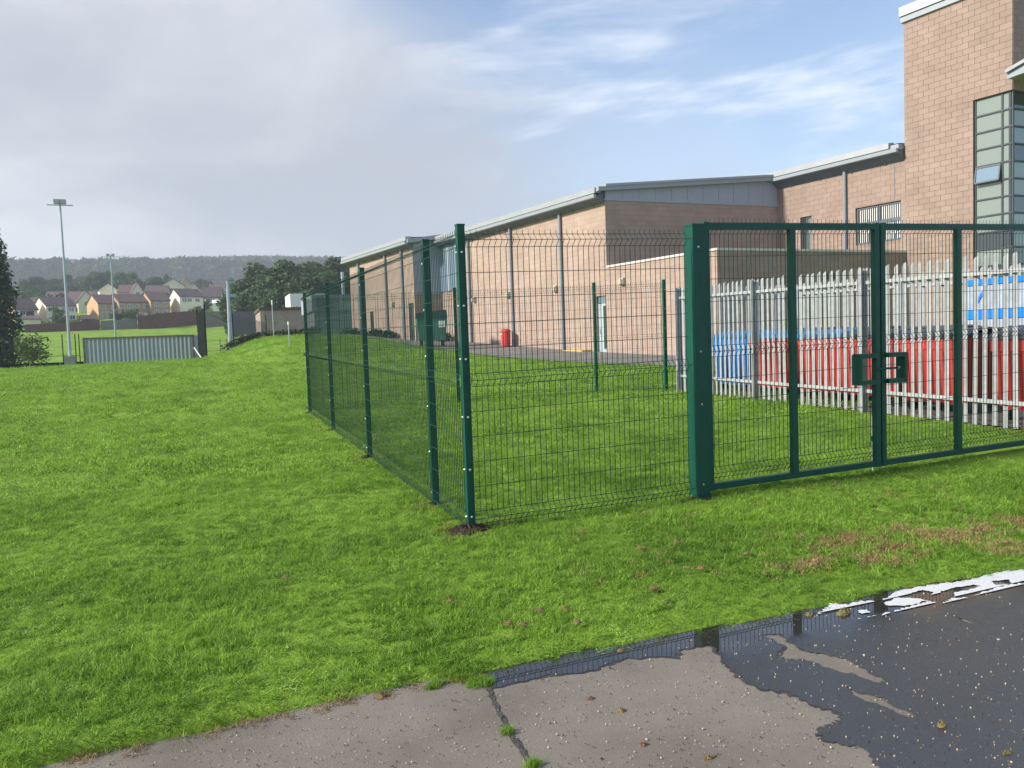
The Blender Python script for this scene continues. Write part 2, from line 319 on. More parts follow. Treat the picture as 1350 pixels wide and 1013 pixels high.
# ------------------------------------------------------------------ puddle, foam, joint, chips
def filled(name, loops, z_fn, m, lift):
    cu = bpy.data.curves.new(name, 'CURVE'); cu.dimensions = '2D'; cu.fill_mode = 'BOTH'
    for lp in loops:
        sp = cu.splines.new('POLY'); sp.points.add(len(lp)-1); sp.use_cyclic_u = True
        for p, (x, y) in zip(sp.points, lp): p.co = (x, y, 0, 1)
    tmp = bpy.data.objects.new(name, cu); COL.objects.link(tmp); dg = bpy.context.evaluated_depsgraph_get()
    me = bpy.data.meshes.new_from_object(tmp.evaluated_get(dg)); COL.objects.unlink(tmp); bpy.data.objects.remove(tmp)
    for v in me.vertices: v.co.z = float(z_fn(v.co.x, v.co.y))+lift
    me.materials.clear(); me.materials.append(m); return link(name, me)
def wob(pts, amp=.012, sub=6, seed=1):   # irregular water's edge from a coarse outline
    r = random.Random(seed); o = []
    for i in range(len(pts)):
        a, b = pts[i], pts[(i+1) % len(pts)]
        dx, dy = b[0]-a[0], b[1]-a[1]; l = math.hypot(dx, dy) or 1
        for k in range(sub):
            t = k/sub; j = r.uniform(-amp, amp)*(1 if k else .4); o.append((a[0]+dx*t-dy/l*j, a[1]+dy*t+dx/l*j))
    return o
def pix2(pts): return [tuple(on_tarmac(u, v).xy) for u, v in pts]
def water_mat():
    m, N, L, B = new_mat('shallow_water_on_tarmac'); g = N.new('ShaderNodeNewGeometry'); P = g.outputs['Position']
    sp = N.new('ShaderNodeSeparateXYZ'); L.new(P, sp.inputs[0])
    n = noise_node(N, L, P, 3.0, 7, .6)
    d = N.new('ShaderNodeMath'); d.operation = 'MULTIPLY_ADD'; L.new(n, d.inputs[0]); d.inputs[1].default_value = .45; L.new(sp.outputs[1], d.inputs[2])
    dep = N.new('ShaderNodeMapRange'); dep.interpolation_type = 'SMOOTHSTEP'; L.new(d.outputs[0], dep.inputs[0]); dep.inputs[1].default_value = 3.15; dep.inputs[2].default_value = 3.42   # deepest along the kerbless edge
    rr = N.new('ShaderNodeMapRange'); L.new(dep.outputs[0], rr.inputs[0]); rr.inputs[3].default_value = .19; rr.inputs[4].default_value = .01
    n3 = noise_node(N, L, P, 1.7, 8, .6, .8); r3 = N.new('ShaderNodeMapRange'); L.new(n3, r3.inputs[0]); r3.inputs[1].default_value = .35; r3.inputs[2].default_value = .65; r3.inputs[3].default_value = .55; r3.inputs[4].default_value = 1.8
    r4 = N.new('ShaderNodeMath'); r4.operation = 'MULTIPLY'; L.new(rr.outputs[0], r4.inputs[0]); L.new(r3.outputs[0], r4.inputs[1]); L.new(r4.outputs[0], B.inputs['Roughness'])
    b = noise_node(N, L, P, 150, 3, .6); v = N.new('ShaderNodeTexVoronoi'); v.inputs['Scale'].default_value = 95; L.new(P, v.inputs['Vector'])
    sc = N.new('ShaderNodeSeparateColor'); L.new(v.outputs['Color'], sc.inputs[0])
    t = N.new('ShaderNodeMath'); t.operation = 'GREATER_THAN'; L.new(sc.outputs[0], t.inputs[0]); t.inputs[1].default_value = .975
    t2 = N.new('ShaderNodeMath'); t2.operation = 'LESS_THAN'; L.new(v.outputs['Distance'], t2.inputs[0]); t2.inputs[1].default_value = .3
    t3 = N.new('ShaderNodeMath'); t3.operation = 'MULTIPLY'; L.new(t.outputs[0], t3.inputs[0]); L.new(t2.outputs[0], t3.inputs[1])
    c = ramp_node(N, L, b, [(.3, (.016, .014, .012, 1)), (.7, (.042, .037, .031, 1))])
    mx = N.new('ShaderNodeMix'); mx.data_type = 'RGBA'; L.new(t3.outputs[0], mx.inputs[0]); L.new(c, mx.inputs[6]); mx.inputs[7].default_value = (.22, .18, .14, 1); L.new(mx.outputs[2], B.inputs['Base Color'])
    B.inputs['IOR'].default_value = 1.85; B.inputs['Specular IOR Level'].default_value = .6
    bs = N.new('ShaderNodeMapRange'); L.new(dep.outputs[0], bs.inputs[0]); bs.inputs[3].default_value = .45; bs.inputs[4].default_value = .0
    bp = N.new('ShaderNodeBump'); bp.inputs['Distance'].default_value = .003; L.new(bs.outputs[0], bp.inputs['Strength']); L.new(b, bp.inputs['Height']); L.new(bp.outputs[0], B.inputs['Normal'])
    return m
M_WATER = water_mat()
back_edge = [(x, float(edge(x))+.10) for x in np.linspace(9.5, 1.16, 40)]
front = pix2([(640, 903), (652, 908), (700, 896), (745, 889), (790, 883), (806, 872), (850, 868), (893, 868), (899, 857), (938, 852), (950, 868), (962, 882), (985, 902), (1010, 911), (1040, 914), (1075, 932), (1106, 940), (1111, 950), (1098, 958), (1075, 968), (1098, 980), (1128, 985), (1146, 996), (1158, 1013), (1175, 1040), (1165, 1090), (1200, 1150)])+[(1.9, .6), (9.5, .4)]
isle1 = pix2([(1003, 838), (1030, 837), (1041, 848), (1062, 860), (1090, 864), (1118, 872), (1142, 886), (1168, 899), (1158, 901), (1128, 890), (1098, 884), (1064, 872), (1040, 870), (1023, 866), (1036, 854)])
isle2 = pix2([(1117, 906), (1135, 916), (1163, 921), (1185, 936), (1209, 944), (1198, 947), (1160, 931), (1128, 919)])
isle3 = pix2([(1260, 815), (1275, 818), (1284, 823), (1268, 821)])
puddle = filled('puddle', [wob(back_edge, .004, 1, 5)+wob(front, .016, 6, 2)[:-6], wob(isle1, .012, 6, 3), wob(isle2, .01, 5, 4), wob(isle3, .006, 3, 6)], tz, M_WATER, .004)
tag(puddle, kind='structure')
def grow(pts, d):
    o = []
    for i in range(len(pts)):
        a, b = pts[i-1], pts[(i+1) % len(pts)]; dx, dy = b[0]-a[0], b[1]-a[1]; l = math.hypot(dx, dy) or 1; k = d*(.5+.5*math.sin(i*.7)*math.sin(i*.23+1)); o.append((pts[i][0]-dy/l*k, pts[i][1]+dx/l*k))
    return o
fr_w = wob(front, .016, 6, 2)[:-6]; gw = [p for p in grow(fr_w[:], -.022)]
M_DAMP = mat('damp_tarmac', (.055, .05, .045, 1), .55, .3, 8, bump=.3, bscale=150)
tag(filled('damp_margin', [back_edge+gw]+[wob(q, .02, 5, 50+k) for k, q in enumerate((isle1, isle2, isle3))], tz, M_DAMP, .0022), kind='structure')
# foam along the back of the puddle
M_FOAM = mat('white_foam', (.62, .63, .64, 1), .75, .2, 90, bump=.5, bscale=120)
def fz(pts): return pix2([(900+x/3, 720+y/3) for x, y in pts])
f_out = fz([(525, 275), (560, 255), (590, 232), (650, 238), (700, 225), (780, 222), (830, 195), (920, 168), (1000, 158), (1100, 146), (1180, 126), (1280, 102), (1360, 98), (1500, 60), (1620, 40), (1620, 70), (1500, 100), (1420, 140), (1350, 152), (1280, 160), (1215, 180), (1130, 210), (1060, 215), (1030, 232), (960, 226), (920, 240), (850, 258), (770, 282), (690, 296), (660, 285), (590, 270)])
f_in = [fz(q) for q in ([(795, 232), (850, 210), (930, 213), (985, 226), (955, 222), (920, 236), (870, 243), (810, 241)], [(905, 190), (950, 180), (990, 188), (985, 199), (930, 198)], [(1020, 185), (1070, 172), (1150, 158), (1178, 164), (1130, 180), (1078, 188), (1072, 206), (1034, 208)], [(1218, 145), (1290, 138), (1302, 154), (1240, 160)], [(690, 262), (730, 256), (742, 268), (705, 274)], [(1345, 120), (1400, 108), (1450, 104), (1400, 124)])]
tag(filled('foam', [wob(f_out, .012, 8, 31)]+[wob(q, .006, 5, 40+k) for k, q in enumerate(f_in)], tz, M_FOAM, .009), 'white foam floating along the grassy edge of the puddle', 'foam', kind='stuff')
# dark joint across the tarmac
M_JOINT = mat('dark_joint', (.06, .055, .05, 1), .5, .4, 25, bump=.6, bscale=80)
jl = pix2([(640, 905), (648, 925), (660, 950), (680, 985), (697, 1013), (720, 1050), (770, 1130)]); jr = pix2([(646, 905), (656, 928), (669, 953), (690, 986), (706, 1013), (730, 1050), (785, 1130)])
joint = filled('tarmac_joint', [wob(jl+jr[::-1], .006, 6, 9)], tz, M_JOINT, .003); tag(joint, kind='structure')
# loose chips, leaf fragments and grit lying on the tarmac
def build_chips():
    mb = MB(); r = random.Random(3)
    for i in range(1900):
        u, v = r.uniform(-30, 1400), r.uniform(770, 1060); p = on_tarmac(u, v, .006)
        if p.y > edge(p.x)-.06: continue
        s_ = r.uniform(.0012, .0033)*(1.7 if r.random() < .06 else 1); a = r.uniform(0, 6.3); mi = 0 if r.random() < .55 else (1 if r.random() < .3 else 2)
        c, q = math.cos(a), math.sin(a); e = r.uniform(.5, .9)
        pts = [(-1, -e), (1.1, -e*.7), (.8, e), (-.7, e*.9)]; top = r.uniform(.001, .0035)
        b = [(p.x+(x*c-y*q)*s_, p.y+(x*q+y*c)*s_, p.z-.002) for x, y in pts]; t = [(p.x+(x*c-y*q)*s_*.8, p.y+(x*q+y*c)*s_*.8, p.z+top) for x, y in pts]
        mb.add(b+t, [(4, 5, 6, 7), (0, 1, 5, 4), (1, 2, 6, 5), (2, 3, 7, 6), (3, 0, 4, 7)], mi)
    return tag(mb.build('grit', [mat('pale_chip', (.50, .42, .32, 1), .8, .2, 40), mat('tan_leaf_fragment', (.32, .19, .10, 1), .8, .3, 40), mat('dark_grit', (.05, .045, .04, 1), .8, .3, 40)]), 'pale chips and leaf fragments scattered on the tarmac', 'grit', kind='stuff')
build_chips()
# ------------------------------------------------------------------ grass (uncountable: instanced tufts)
def tuft_mesh(name, n, rad, h0, h1, w, m, seed, lean=.6):
    r = random.Random(seed); mb = MB()
    for i in range(n):
        a = r.uniform(0, 6.283); d = rad*math.sqrt(r.random()); x, y = d*math.cos(a), d*math.sin(a)
        h = r.uniform(h0, h1); b = r.uniform(0, 6.283); le = h*r.uniform(.15, lean); dx, dy = math.cos(b)*le, math.sin(b)*le
        c = b+1.57+r.uniform(-.5, .5); wx, wy = math.cos(c)*w*.5, math.sin(c)*w*.5
        v = [(x-wx, y-wy, -.006), (x+wx, y+wy, -.006), (x+dx*.35+wx*.8, y+dy*.35+wy*.8, h*.6), (x+dx*.35-wx*.8, y+dy*.35-wy*.8, h*.6), (x+dx*1.1, y+dy*1.1, h*(.95-.25*le/h))]
        mb.add(v, [(0, 1, 2, 3), (3, 2, 4)])
    me = mb.mesh(name, m); return bpy.data.objects.new(name, me)
def scatter(name, pts, rot, sc, var, sources, label, cat):
    me = bpy.data.meshes.new(name); me.from_pydata(pts.tolist(), [], [])
    for nm, arr in (('rot', rot), ('sc', sc)):
        at_ = me.attributes.new(nm, 'FLOAT_VECTOR', 'POINT'); at_.data.foreach_set('vector', np.ascontiguousarray(arr, dtype=np.float32).ravel())
    at_ = me.attributes.new('var', 'INT', 'POINT'); at_.data.foreach_set('value', var.astype(np.int32))
    o = link(name, me); md = o.modifiers.new('scatter', 'NODES'); ng = bpy.data.node_groups.new(name+'_scatter', 'GeometryNodeTree'); md.node_group = ng
    ng.interface.new_socket('Geometry', in_out='INPUT', socket_type='NodeSocketGeometry'); ng.interface.new_socket('Geometry', in_out='OUTPUT', socket_type='NodeSocketGeometry')
    N, L = ng.nodes, ng.links; gi = N.new('NodeGroupInput'); go = N.new('NodeGroupOutput'); ip = N.new('GeometryNodeInstanceOnPoints'); jn = N.new('GeometryNodeJoinGeometry')
    for s_ in reversed(sources):
        oi = N.new('GeometryNodeObjectInfo'); oi.inputs['Object'].default_value = s_; oi.inputs['As Instance'].default_value = True; L.new(oi.outputs['Geometry'], jn.inputs[0])
    def attr(nm, ty): n = N.new('GeometryNodeInputNamedAttribute'); n.data_type = ty; n.inputs['Name'].default_value = nm; return n.outputs[0]
    e2r = N.new('FunctionNodeEulerToRotation'); L.new(attr('rot', 'FLOAT_VECTOR'), e2r.inputs[0])
    L.new(gi.outputs[0], ip.inputs['Points']); L.new(jn.outputs[0], ip.inputs['Instance']); ip.inputs['Pick Instance'].default_value = True; L.new(attr('var', 'INT'), ip.inputs['Instance Index'])
    L.new(e2r.outputs[0], ip.inputs['Rotation']); L.new(attr('sc', 'FLOAT_VECTOR'), ip.inputs['Scale']); L.new(ip.outputs[0], go.inputs[0])
    return tag(o, label, cat, kind='stuff')
def in_view(x, y, z, mg=160):
    d = np.stack([x, y, z-EYE], -1); a, b, c = d@RT, d@UP, d@FW
    u = PW/2+F_PX*a/np.maximum(c, .01); v = PH/2-F_PX*b/np.maximum(c, .01)
    return (c > .3) & (u > -mg) & (u < PW+mg) & (v < PH+mg)
def vnoise(x, y, s, seed):              # cheap smooth value noise
    r = np.random.default_rng(seed); T = r.random((64, 64)); fx, fy = x/s, y/s; i, j = np.floor(fx).astype(int), np.floor(fy).astype(int); a, b = fx-i, fy-j
    a, b = a*a*(3-2*a), b*b*(3-2*b); g = lambda p, q: T[p % 64, q % 64]
    return (g(i, j)*(1-a)+g(i+1, j)*a)*(1-b)+(g(i, j+1)*(1-a)+g(i+1, j+1)*a)*b
def fbm(x, y, s, seed): return .55*vnoise(x, y, s, seed)+.3*vnoise(x, y, s*.43, seed+1)+.15*vnoise(x, y, s*.19, seed+2)
POSTS_XY = [(1.9, 5.887), (1.9, 6.93), (1.9, 10.04), (1.9, 13.16), (1.9, 16.27), (4.07, 5.887)]
DRY = [(1105, 722, .5), (1180, 725, .55), (1150, 740, .45), (1060, 748, .3), (1290, 700, .5), (1345, 690, .5), (1250, 715, .4), (1120, 712, .35), (1330, 725, .35), (1225, 708, .3), (1190, 700, .3), (1075, 742, .25)]
DRYP = [(on_lawn(u, v), r*.45) for u, v, r in DRY]
def lane_dist(x, y): return (x-K.x)*NV.x+(y-K.y)*NV.y
def grass_points(n_m2, y0, y1, x0, x1, seed):
    r = np.random.default_rng(seed); n = int(n_m2*(y1-y0)*(x1-x0)); x = r.uniform(x0, x1, n); y = r.uniform(y0, y1, n)
    k = (y > edge(x)-.015+.03*r.standard_normal(n)) & in_view(x, y, gz(x, y)); x, y = x[k], y[k]
    ln = lane_dist(x, y); k = (ln > 4.35) | (ln < -100)
    for px, py in POSTS_XY: k &= (((x-px)*.8)**2+(y-py+.03)**2 > (.06+.15*r.random(len(x))**1.5)**2)
    x, y = x[k], y[k]; return x, y, r
def grass_attr(x, y, r, s0):
    n = len(x); t = fbm(x, y, .55, 11); t2 = fbm(x, y, 2.5, 21)
    hgt = np.clip(.31+1.35*(t-.40)+.35*(t2-.5), .16, 1.1)*np.where(x > 1.1, .28+.72*smooth(.02, .55, y-edge(x)), .7+.3*smooth(0, .35, y-edge(x)))
    sc = np.stack([s0*np.ones(n), s0*np.ones(n), s0*hgt*r.uniform(.85, 1.15, n)], -1)
    ang = 6.283*fbm(x, y, 1.8, 31)*1.5; tl = r.normal(.42, .26, n)
    rot = np.stack([tl*np.cos(ang), tl*np.sin(ang), r.uniform(-3.14, 3.14, n)], -1)
    return rot, sc
M_GRASS = leaf_mat('grass_blade', (.090, .205, .018, 1), (.325, .510, .072, 1), .48, .45, .28, .8)
M_STRAW = leaf_mat('dry_grass_blade', (.22, .15, .065, 1), (.42, .31, .15, 1), .25, .8, .25, 3)
tn = [tuft_mesh('grass_tuft', 34, .055, .025, .070, .0036, M_GRASS, s_, .9) for s_ in (1, 2, 3)]
tf = [tuft_mesh('grass_tuft_wide', 40, .16, .03, .075, .012, M_GRASS, s_, .8) for s_ in (4, 5, 6)]
td = [tuft_mesh('dry_tuft', 26, .05, .008, .03, .004, M_STRAW, s_, 2.2) for s_ in (7, 8)]
P_, Ro, Sc = [], [], []
for dens, y0, y1, x0, x1, s0, seed in ((420, 3.2, 6.2, -6, 7.5, 1.0, 1), (230, 6.2, 9.5, -9, 9.4, 1.15, 2)):
    x, y, r = grass_points(dens, y0, y1, x0, x1, seed)
    dry = np.zeros(len(x), bool)
    for p, rad in DRYP: dry |= ((x-p.x)**2+((y-p.y)*1.6)**2 < (rad*(.3+.7*r.random(len(x))))**2)
    keep = ~dry; x, y = x[keep], y[keep]; rot, sc = grass_attr(x, y, r, s0); z = ground_z(x, y)
    P_.append(np.stack([x, y, z], -1)); Ro.append(rot); Sc.append(sc)
# the small wedge and the tufts that grow on the tarmac
ex = []
for u, v, n, rad in ((612, 893, 60, .075), (632, 902, 50, .06), (596, 889, 40, .06), (668, 967, 9, .018), (701, 1011, 12, .022), (575, 905, 20, .05)):
    p = on_tarmac(u, v)
    for _ in range(n): a, d = random.uniform(0, 6.3), rad*math.sqrt(random.random()); x, y = p.x+d*math.cos(a), p.y+d*math.sin(a)*.6; ex.append((x, y, float(tz(x, y))))
ex = np.array(ex); P_.append(ex); Ro.append(np.stack([rng.normal(0, .25, len(ex)), rng.normal(0, .25, len(ex)), rng.uniform(-3, 3, len(ex))], -1)); q = rng.uniform(.45, .75, len(ex)); Sc.append(np.stack([q*.6, q*.6, q], -1))
P_, Ro, Sc = np.concatenate(P_), np.concatenate(Ro), np.concatenate(Sc)
scatter('grass', P_, Ro, Sc, rng.integers(0, 3, len(P_)), tn, 'short bright green mown grass of the near lawn', 'grass')
P_, Ro, Sc = [], [], []
for dens, y0, y1, x0, x1, s0, seed in ((46, 9.5, 18, -12, 14, 1.0, 4), (20, 18, 32, -18, 15, 1.25, 5), (8, 32, 66, -26, 14, 1.7, 6)):
    x, y, r = grass_points(dens, y0, y1, x0, x1, seed); rot, sc = grass_attr(x, y, r, s0); P_.append(np.stack([x, y, ground_z(x, y)], -1)); Ro.append(rot); Sc.append(sc)
P_, Ro, Sc = np.concatenate(P_), np.concatenate(Ro), np.concatenate(Sc)
scatter('grass', P_, Ro, Sc, rng.integers(0, 3, len(P_)), tf, 'bright green mown grass of the farther lawn', 'grass')
dp = []
for _ in range(110): dp.append((random.uniform(2.2, 6.5), random.uniform(3.75, 5.7)))
for p, rad in DRYP:
    for _ in range(int(230*rad)): a, d = random.uniform(0, 6.3), 1.5*rad*random.random()**.9; dp.append((p.x+d*math.cos(a), p.y+d*math.sin(a)/1.6))
for _ in range(40): x = random.uniform(-.6, 1.15); dp.append((x, float(edge(x))-.02+random.uniform(-.035, .02)))
for px, py in POSTS_XY[:4]:
    for _ in range(14): a = random.uniform(0, 6.3); d = random.uniform(.12, .3); dp.append((px+d*math.cos(a), py+d*math.sin(a)))
dp = np.array(dp); dz = np.where(dp[:, 1] > edge(dp[:, 0]), ground_z(dp[:, 0], dp[:, 1])+.012, tz(dp[:, 0], dp[:, 1]))
scatter('dry_clippings', np.column_stack([dp, dz]), np.stack([rng.normal(0, .3, len(dp)), rng.normal(0, .3, len(dp)), rng.uniform(-3, 3, len(dp))], -1), rng.uniform(.6, 1.1, (len(dp), 1))*np.ones((1, 3)), rng.integers(0, 2, len(dp)), td, 'brown dry grass clippings strewn in front of the gate', 'clippings')
# single clumps of cut turf lying on the tarmac and in the puddle
M_CLUMP = mat('matted_clump', (.30, .23, .11, 1), .95, 0, 60, col2=(.16, .15, .05, 1), bump=1, bscale=120)
M_LITTER = mat('brown_litter', (.26, .165, .08, 1), .9, .4, 60, bump=1, bscale=120)
def clump(u, v, sx, sy, h, m, name, label, cat, lawn_=False, seed=0, group=None):
    p = on_lawn(u, v) if lawn_ else on_tarmac(u, v); r = random.Random(seed+int(u)); mb = MB(); z = p.z+(.032 if lawn_ else .001)
    n, k = 12, 4; vs = [(p.x, p.y, z+h)]
    for j in range(1, k+1):
        for i in range(n):
            a = 6.283*i/n; f = j/k*(1+r.uniform(-.22, .22)); vs.append((p.x+sx*f*math.cos(a), p.y+sy*f*math.sin(a), z+max(0, h*(1-(j/k)**2))*(1+r.uniform(-.5, .5)) if j < k else z-.004))
    fs = [(0, 1+i, 1+(i+1) % n) for i in range(n)]
    for j in range(k-1): fs += [(1+j*n+i, 1+(j+1)*n+i, 1+(j+1)*n+(i+1) % n, 1+j*n+(i+1) % n) for i in range(n)]
    mb.add(vs, fs)
    for _ in range(46):                 # stray blades sticking out of it
        a = r.uniform(0, 6.3); d = r.uniform(.2, 1.0); x, y = p.x+sx*d*math.cos(a), p.y+sy*d*math.sin(a); b = r.uniform(0, 6.3); l = r.uniform(.4, 1.0)*sx; zz = z+h*(1-d*d)
        mb.add([(x, y, zz), (x+.0025, y+.001, zz), (x+math.cos(b)*l*.6, y+math.sin(b)*l*.6, zz+r.uniform(0, .5)*h)], [(0, 1, 2)])
    return tag(mb.build(name, m), label, cat, group)
clump(503, 919, .032, .022, .02, M_CLUMP, 'turf_clump', 'straw coloured grass clump on dry tarmac beside the lawn edge', 'clump')
clump(1113, 810, .05, .03, .03, M_CLUMP, 'turf_clump', 'wet yellow grass clump sitting at the start of the white foam', 'clump')
clump(1067, 812, .025, .018, .02, M_CLUMP, 'turf_clump', 'small grass clump at the grass edge of the puddle before the foam', 'clump')
clump(1242, 959, .022, .016, .025, M_CLUMP, 'turf_clump', 'lone dark grass clump standing in the wet tarmac', 'clump')
clump(1328, 994, .03, .012, .01, M_CLUMP, 'turf_clump', 'flat grass clump lying in the wet tarmac', 'clump')
clump(819, 859, .03, .016, .012, M_CLUMP, 'turf_clump', 'straw clump floating in the narrow end of the puddle', 'clump')
clump(819, 938, .022, .015, .012, M_CLUMP, 'turf_clump', 'small straw clump on dry tarmac near the joint', 'clump')
clump(778, 922, .022, .012, .01, M_LITTER, 'dead_leaf', 'curled brown leaf on dry tarmac near the small straw clump', 'leaf')
clump(848, 983, .022, .011, .01, M_LITTER, 'dead_leaf', 'dark curled leaf alone on the dry tarmac', 'leaf')
clump(935, 1000, .03, .012, .008, M_LITTER, 'dead_leaf', 'flat brown leaf litter by the wet tarmac boundary', 'leaf')
for i, (u, v) in enumerate(((670, 829), (712, 811), (745, 809), (762, 828), (893, 722), (862, 782), (593, 799), (378, 766), (690, 830), (925, 755), (1010, 762), (985, 735))):
    clump(u, v, .028, .02, .008, M_LITTER, 'dead_leaf', 'brown dead leaf lying on the lawn between fence and tarmac', 'leaf', True, 5, 'dead leaves on the lawn')
# bare soil thrown up round the posts
def soil(px, py, sx, sy, h, seed, label):
    r = random.Random(seed); n, k = 26, 7; vs = [(px, py, g1(px, py)+h)]
    for j in range(1, k+1):
        for i in range(n):
            a = 6.283*i/n; f = j/k*(1+r.uniform(-.12, .12)+.15*math.sin(3*a+seed)); x, y = px+sx*f*math.cos(a), py+sy*f*math.sin(a); vs.append((x, y, g1(x, y)+(h*(1-(j/k)**1.5)*r.uniform(.5, 1.3)+.008 if j < k else -.01)))
    fs = [(0, 1+i, 1+(i+1) % n) for i in range(n)]
    for j in range(k-1): fs += [(1+j*n+i, 1+(j+1)*n+i, 1+(j+1)*n+(i+1) % n, 1+j*n+(i+1) % n) for i in range(n)]
    return tag(MB().add(vs, fs).build('soil', M_SOIL), label, 'soil', kind='stuff')
soil(1.86, 5.87, .20, .115, .06, 1, 'dark loose soil heaped round the corner post')
for i, (x, y) in enumerate(POSTS_XY[1:5]): soil(x-.04, y, .10, .09, .022, 2+i, 'small patch of bare soil at the foot of a post of the long fence run')
soil(2.3, 5.93, .16, .05, .01, 11, 'bare soil under the short mesh panel'); soil(4.07, 5.86, .14, .11, .014, 12, 'bare soil at the foot of the thick gate post')
# ------------------------------------------------------------------ green mesh fence
PROF = [(.0, 0), (.03, 0), (.08, 1), (.13, 0), (1.13, 0), (1.18, 1), (1.23, 0), (2.23, 0), (2.28, 1), (2.33, 0), (2.365, 0)]
HOR = [(.03, 0), (.08, 1), (.13, 0)]+[(.13+.2*k, 0) for k in range(1, 5)]+[(1.13, 0), (1.18, 1), (1.23, 0)]+[(1.23+.2*k, 0) for k in range(1, 5)]+[(2.23, 0), (2.28, 1), (2.33, 0)]
def mesh_wires(p0, p1, nrm, z0=.03, zs=1.0, clip=None, r=.0029, prof=PROF, hor=HOR):
    p0, p1 = Vector(p0), Vector(p1); d = p1-p0; Ln = math.hypot(d.x, d.y); mb = MB(); n = int(Ln/.05); nv = Vector(nrm)*.055
    for i in range(n+1):
        t = (i+.5)/(n+1); b = p0+d*t; mb.tube([b+nv*o+Vector((0, 0, z0+z*zs)) for z, o in prof], r, 4, True)
    for z, o in hor: mb.tube([p0+nv*o+Vector((0, 0, z0+z*zs)), p1+nv*o+Vector((0, 0, z0+z*zs))], r*1.15, 4, True)
    return mb
def fence_post(root, x, y, faces, w=.03, H=2.43):
    z = g1(x, y); mb = MB(); mb.box(x-w, x+w, y-w, y+w, z-.3, z+H); mb.box(x-w-.003, x+w+.003, y-w-.003, y+w+.003, z+H, z+H+.012)
    o = mb.build('post', M_GREEN, root)
    b = MB()
    for fx, fy in faces:
        for zz in (.12, .50, .92, 1.38, 1.80, 2.22):
            q = MB(); c = Vector((x+fx*w, y+fy*w, z+zz)); nv = Vector((fx, fy, 0)); q.tube([c-nv*.002, c+nv*.008, c+nv*.013], [.011, .010, .004], 8); q.build('bolt', M_BOLT, o)
    return o
def fence_run(label, pts, nrm, posts, faces, group=None):
    root = thing('mesh_fence', label, 'fence', (pts[0][0], pts[0][1], g1(*pts[0])), group)
    for (x, y) in posts: fence_post(root, x, y, faces if (x, y) != (1.9, 5.887) else [(-1, 0), (0, -1)])
    nv = Vector((nrm[0], nrm[1], 0))
    for a, b in zip(pts[:-1], pts[1:]):
        o = nv*.036; d = (Vector((b[0], b[1], 0))-Vector((a[0], a[1], 0))).normalized()*.0
        p0 = Vector((a[0], a[1], g1(*a)))+o; p1 = Vector((b[0], b[1], g1(*b)))+o
        mesh_wires(p0, p1, nv).build('mesh_panel', M_WIRE, root)
    return root
fence_run('dark green mesh fence running back along the open lawn from the corner post', POSTS_XY[:5], (-1, 0), POSTS_XY[:5], [(-1, 0)])
fence_run('short green mesh panel between the corner post and the thick gate post', [(1.9, 5.887), (3.97, 5.887)], (0, -1), [], [])
bk = [(1.9, 16.27), (4.93, 15.8), (7.98, 15.32), (9.4, 14.75)]
fence_run('green mesh fence closing the far end of the enclosure below the service lane', bk, (.15, .99), bk[1:], [(0, -1)])
# gate posts and the two gate leaves
GY = 5.887
def gate_post(x, label):
    z = g1(x, GY); root = thing('gate_post', label, 'gate post', (x, GY, z)); mb = MB(); w = .066
    mb.box(x-w, x+w, GY-w, GY+w, z-.3, z+2.43); mb.build('post', M_GREEN, root)
    c = MB(); c.box(x-w-.004, x+w+.004, GY-w-.004, GY+w+.004, z+2.43, z+2.445); c.build('cap', M_GREEN, root)
    for zz in (.13, .85, 1.32, 2.24):
        q = MB(); q.tube([(x-.01, GY-w+.002, z+zz), (x-.01, GY-w-.01, z+zz), (x-.01, GY-w-.014, z+zz)], [.011, .01, .004], 8); q.build('bolt', M_BOLT, root)
    for zz in (.22, 2.2):
        q = MB(); s_ = 1 if x < 6 else -1; q.tube([(x+s_*w*.9, GY, z+zz-.04), (x+s_*w*.9, GY, z+zz+.06)], .018, 10); q.box(min(x+s_*w*.9, x+s_*(w+.03)), max(x+s_*w*.9, x+s_*(w+.03)), GY-.012, GY+.012, z+zz-.02, z+zz+.02); q.build('hinge', M_GREEN, root)
gate_post(4.083, 'thick dark green square gate post next to the short mesh panel')
gate_post(8.60, 'thick dark green square gate post nearest the spiked steel fence')
